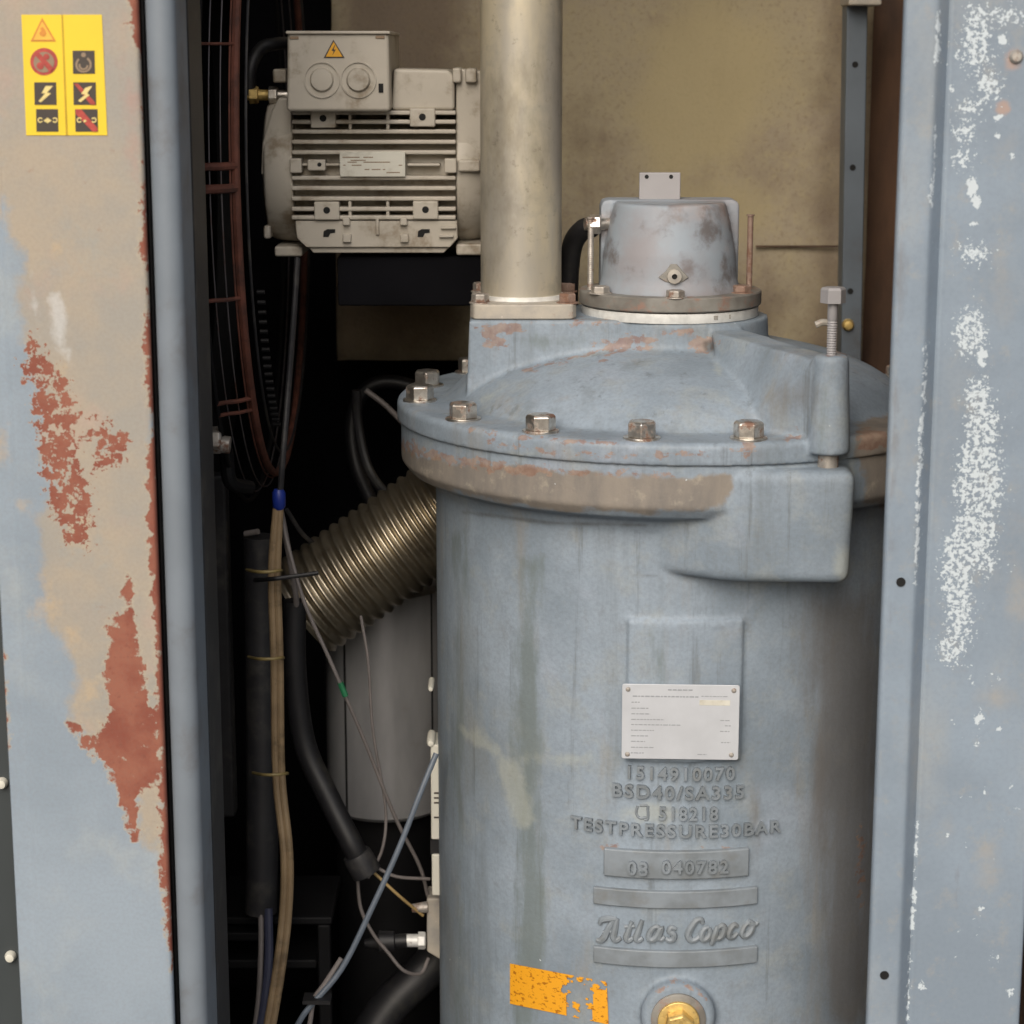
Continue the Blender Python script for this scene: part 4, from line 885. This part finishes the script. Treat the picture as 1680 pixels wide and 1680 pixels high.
MB().lathe([(0, 0), (7 * s3, 0), (11 * s3, 6 * s3), (11 * s3, 28 * s3), (8 * s3, 34 * s3), (0, 34 * s3)], p, (0, 0, 1), 16).build('sleeve', M['bluecap'], bc_)
cable('clear_tube', [(488, 424, .08), (482, 520, .05), (473, 640, .0), (465, 740, -.02), (460, 806, -.02)], 5 * S, M['greyhose'], 'thin grey tube dropping from the motor to the blue connector', 'tube')
hh = thing('black_hose', at(600, 1440, .0), 'black rubber hose with an open grey end hanging by the drum', 'hose')
MB().tube([at(x, y, Y) for x, y, Y in ((484, 985, .02), (484, 1100, .02), (500, 1220, .02), (540, 1310, .01), (575, 1380, .0), (590, 1412, .0))], 19 * S, 16).build('hose_body', M['rubber'], hh)
a, c = at(584, 1400, 0), at(602, 1432, 0)
MB().lathe([(0, 0), (23 * S, 0), (25 * S, .004), (25 * S, (c - a).length), (19 * S, (c - a).length + .001), (19 * S, (c - a).length - .006), (0, (c - a).length - .006)], a, c - a, 24).build('end_collar', M['greyhose'], hh)
cable('sensor_wire', [(461, 842, -.01), (474, 900, -.012), (500, 990, -.02), (540, 1080, -.02), (565, 1138, -.02), (600, 1220, -.01), (648, 1340, 0), (688, 1420, .02), (702, 1470, .03)], 3.2 * S, M['greywire'], 'thin grey wire with green tape running down to the right', 'wire')
o = MB().tube([at(558, 1120, -.021), at(562, 1130, -.021), (at(567, 1142, -.021))], 5 * S, 8).build('green_tape', M['green']); tag(o, 'green tape wrapped round the thin grey wire', 'tape')
cable('loose_wire', [(592, 1010, .05), (604, 1085, .04), (612, 1200, .03), (632, 1320, .02), (628, 1390, .01), (604, 1440, .01)], 2.6 * S, M['greywire'], 'loose thin wire hanging in front of the drum', 'wire')
cable('loop_wire', [(586, 1436, .01), (592, 1490, .01), (612, 1532, .01), (636, 1562, .01), (662, 1592, .01), (690, 1597, .02), (703, 1572, .03)], 3 * S, M['greywire'], 'grey wire looping below the sensor plug', 'wire')
cable('short_wire', [(612, 1420, .01), (650, 1438, .01), (705, 1442, .02)], 2.8 * S, M['greywire'], 'short grey wire from the hose end to the white strip', 'wire')
cable('ochre_wire', [(614, 1432, .01), (655, 1470, .01), (694, 1502, .02)], 2.6 * S, M['yellowwire'], 'thin ochre wire slanting down to the brass fitting', 'wire')
cable('air_tube', [(716, 1236, -.08), (690, 1300, -.09), (655, 1390, -.10), (610, 1490, -.11), (560, 1590, -.12), (500, 1662, -.13), (476, 1710, -.13)], 4.6 * S, M['bluetube'], 'long blue grey air tube slanting across the lower left', 'tube')
cable('strand_tube', [(560, 1572, -.117), (534, 1612, -.122), (515, 1640, -.124), (508, 1680, -.125), (498, 1715, -.125)], 4 * S, M['greywire'], 'grey strand tied along the lower end of the air tube', 'tube')
p = at(520, 1640, -.128); o = MB().box((p.x - .011, p.y - .006, p.z - .0016), (p.x + .011, p.y + .010, p.z + .0016)).build('tube_tie', M['rubber']); tag(o, 'black tie round the lower end of the air tube', 'cable tie')
cable('pale_cable', [(428, 1490, .0), (428, 1560, -.01), (424, 1640, -.02), (414, 1720, -.03)], 4.6 * S, M['greywire'], 'pale grey cable leaving the bottom of the thick conduit', 'cable')
cable('navy_cable', [(440, 1490, .0), (441, 1570, -.01), (434, 1640, -.02), (420, 1720, -.03)], 7.5 * S, M['navy'], 'navy cable leaving the bottom of the thick conduit', 'cable')
for i, (px, py, mm, lb) in enumerate(((433, 1081, 'tie', 'pale tan cable tie across conduit and tan cable, middle one'), (440, 1271, 'tie', 'pale tan cable tie across conduit and tan cable, lowest one'), (430, 938, 'tie', 'pale tan cable tie just above the black tie'))):
    o = MB().tube([at(px - 25, py - 3, -.01), at(px - 8, py, -.035), at(px + 14, py, -.038), at(px + 29, py - 2, -.032), at(px + 32, py - 2, -.015)], 2.6 * S, 8).build('cable_tie', M[mm]); tag(o, lb, 'cable tie', 'cable ties on the conduit')
o = MB().tube([at(418, 952, -.02), at(446, 950, -.036), at(470, 947, -.036), at(522, 940, -.03)], 3.6 * S, 8).build('cable_tie', M['rubber']); tag(o, 'black cable tie with a long tail on the tan cables', 'cable tie', 'cable ties on the conduit')
o = MB().tube([at(424, 872, .02), at(402, 876, .025)], .0025, 8).build('clip', M['greywire']); tag(o, 'small grey clip at the top of the thick conduit', 'clip')
cable('lower_hose', [(720, 1570, .06), (690, 1600, .05), (640, 1650, .04), (600, 1710, .03)], 34 * S, M['rubber'], 'thick dark hose at the bottom beside the vessel', 'hose', 18)
cable('upper_hose', [(585, 640, .25), (588, 700, .25), (605, 770, .24), (640, 820, .22)], 9 * S, M['rubber'], 'faint black hose in the dark behind the vessel flange', 'hose')
cable('vent_hose', [(700, 640, .33), (640, 626, .33), (600, 640, .33), (578, 690, .33), (584, 760, .32), (612, 830, .30)], 13 * S, M['rubber'], 'dim black hose bending in the dark left of the lid', 'hose', 16)
cable('thin_pipe', [(600, 640, .24), (640, 672, .24), (690, 730, .24), (720, 800, .24)], 5 * S, M['greywire'], 'thin dim pipe slanting towards the flange in the dark', 'pipe')
cable('rear_cable', [(470, 836, .06), (500, 880, .08), (540, 905, .12), (600, 930, .2)], 4 * S, M['greyhose'], 'thin dark cable running behind the corrugated hose', 'cable')
cable('dropped_wire', [(461, 840, -.01), (478, 930, .0), (486, 985, .01), (484, 1005, .02)], 5 * S, M['greywire'], 'short grey sheathed wire beside the black cable tie', 'wire')
# sensor plug and white strip on the side of the vessel
sp = thing('sensor_plug', at(690, 1545, .03), 'dark sensor plug with a bright metal nut beside the vessel', 'sensor')
y_ = .02; p = lambda x, y=1543: at(x, y, y_)
bb = MB(); bb.cyl(p(598, 1548), p(622, 1545), 6 * S, 13 * S); bb.cyl(p(622, 1545), p(648, 1544), 19 * S, 17 * S); bb.cyl(p(648, 1544), p(668, 1543), 12 * S); bb.build('plug_body', M['rubber'], sp, bevel=.0006)
bb = MB(); bb.cyl(p(661), p(686), 11 * S); bb.hexa(p(686), (1, 0, 0), 15 * S, 13 * S, .2); bb.build('nut', M['silver'], sp, bevel=.0005)
fb = thing('fitting_block', at(712, 1600, .03), 'grey fitting block with a pale nipple on the side of the vessel', 'fitting')
xw = at(722, 1540, .03).x
bb = MB(); bb.prism([at(x, y, .02) for x, y in ((700, 1474), (735, 1474), (735, 1600), (722, 1575), (700, 1562))], (0, .03, 0)); bb.build('block', M['primer'], fb, bevel=.002)
bb = MB(); bb.cyl(p(676, 1490), p(702, 1488), 7 * S, 10 * S); bb.build('nipple', M['bolt_grey'], fb)
wsx = thing('level_gauge', at(714, 1475, -.01), 'slim white level gauge strip along the left side of the vessel', 'gauge')
bb = MB(); bb.pbox(706, 1222, 726, 1378, -.015, .02); bb.pbox(708, 1402, 726, 1470, -.015, .02); bb.build('strip', M['white'], wsx, bevel=.0015)
MB().pbox(706, 1378, 726, 1402, -.013, .02).build('dark_band', M['rubber'], wsx)
bb = MB()
for y in (1300, 1308, 1316, 1340): bb.pbox(712, y, 720, y + 2.5, -.0155, -.0148)
bb.build('scale_mark', M['blackprint'], wsx)
for y, w_ in ((1127, 5), (1216, 7)): MB().lathe([(0, .008), (w_ * S * .7, .007), (w_ * S, .003), (w_ * S, -.02), (0, -.02)], at(707, y, -.01), (0, -1, 0), 14).build('screw', M['white'], wsx)
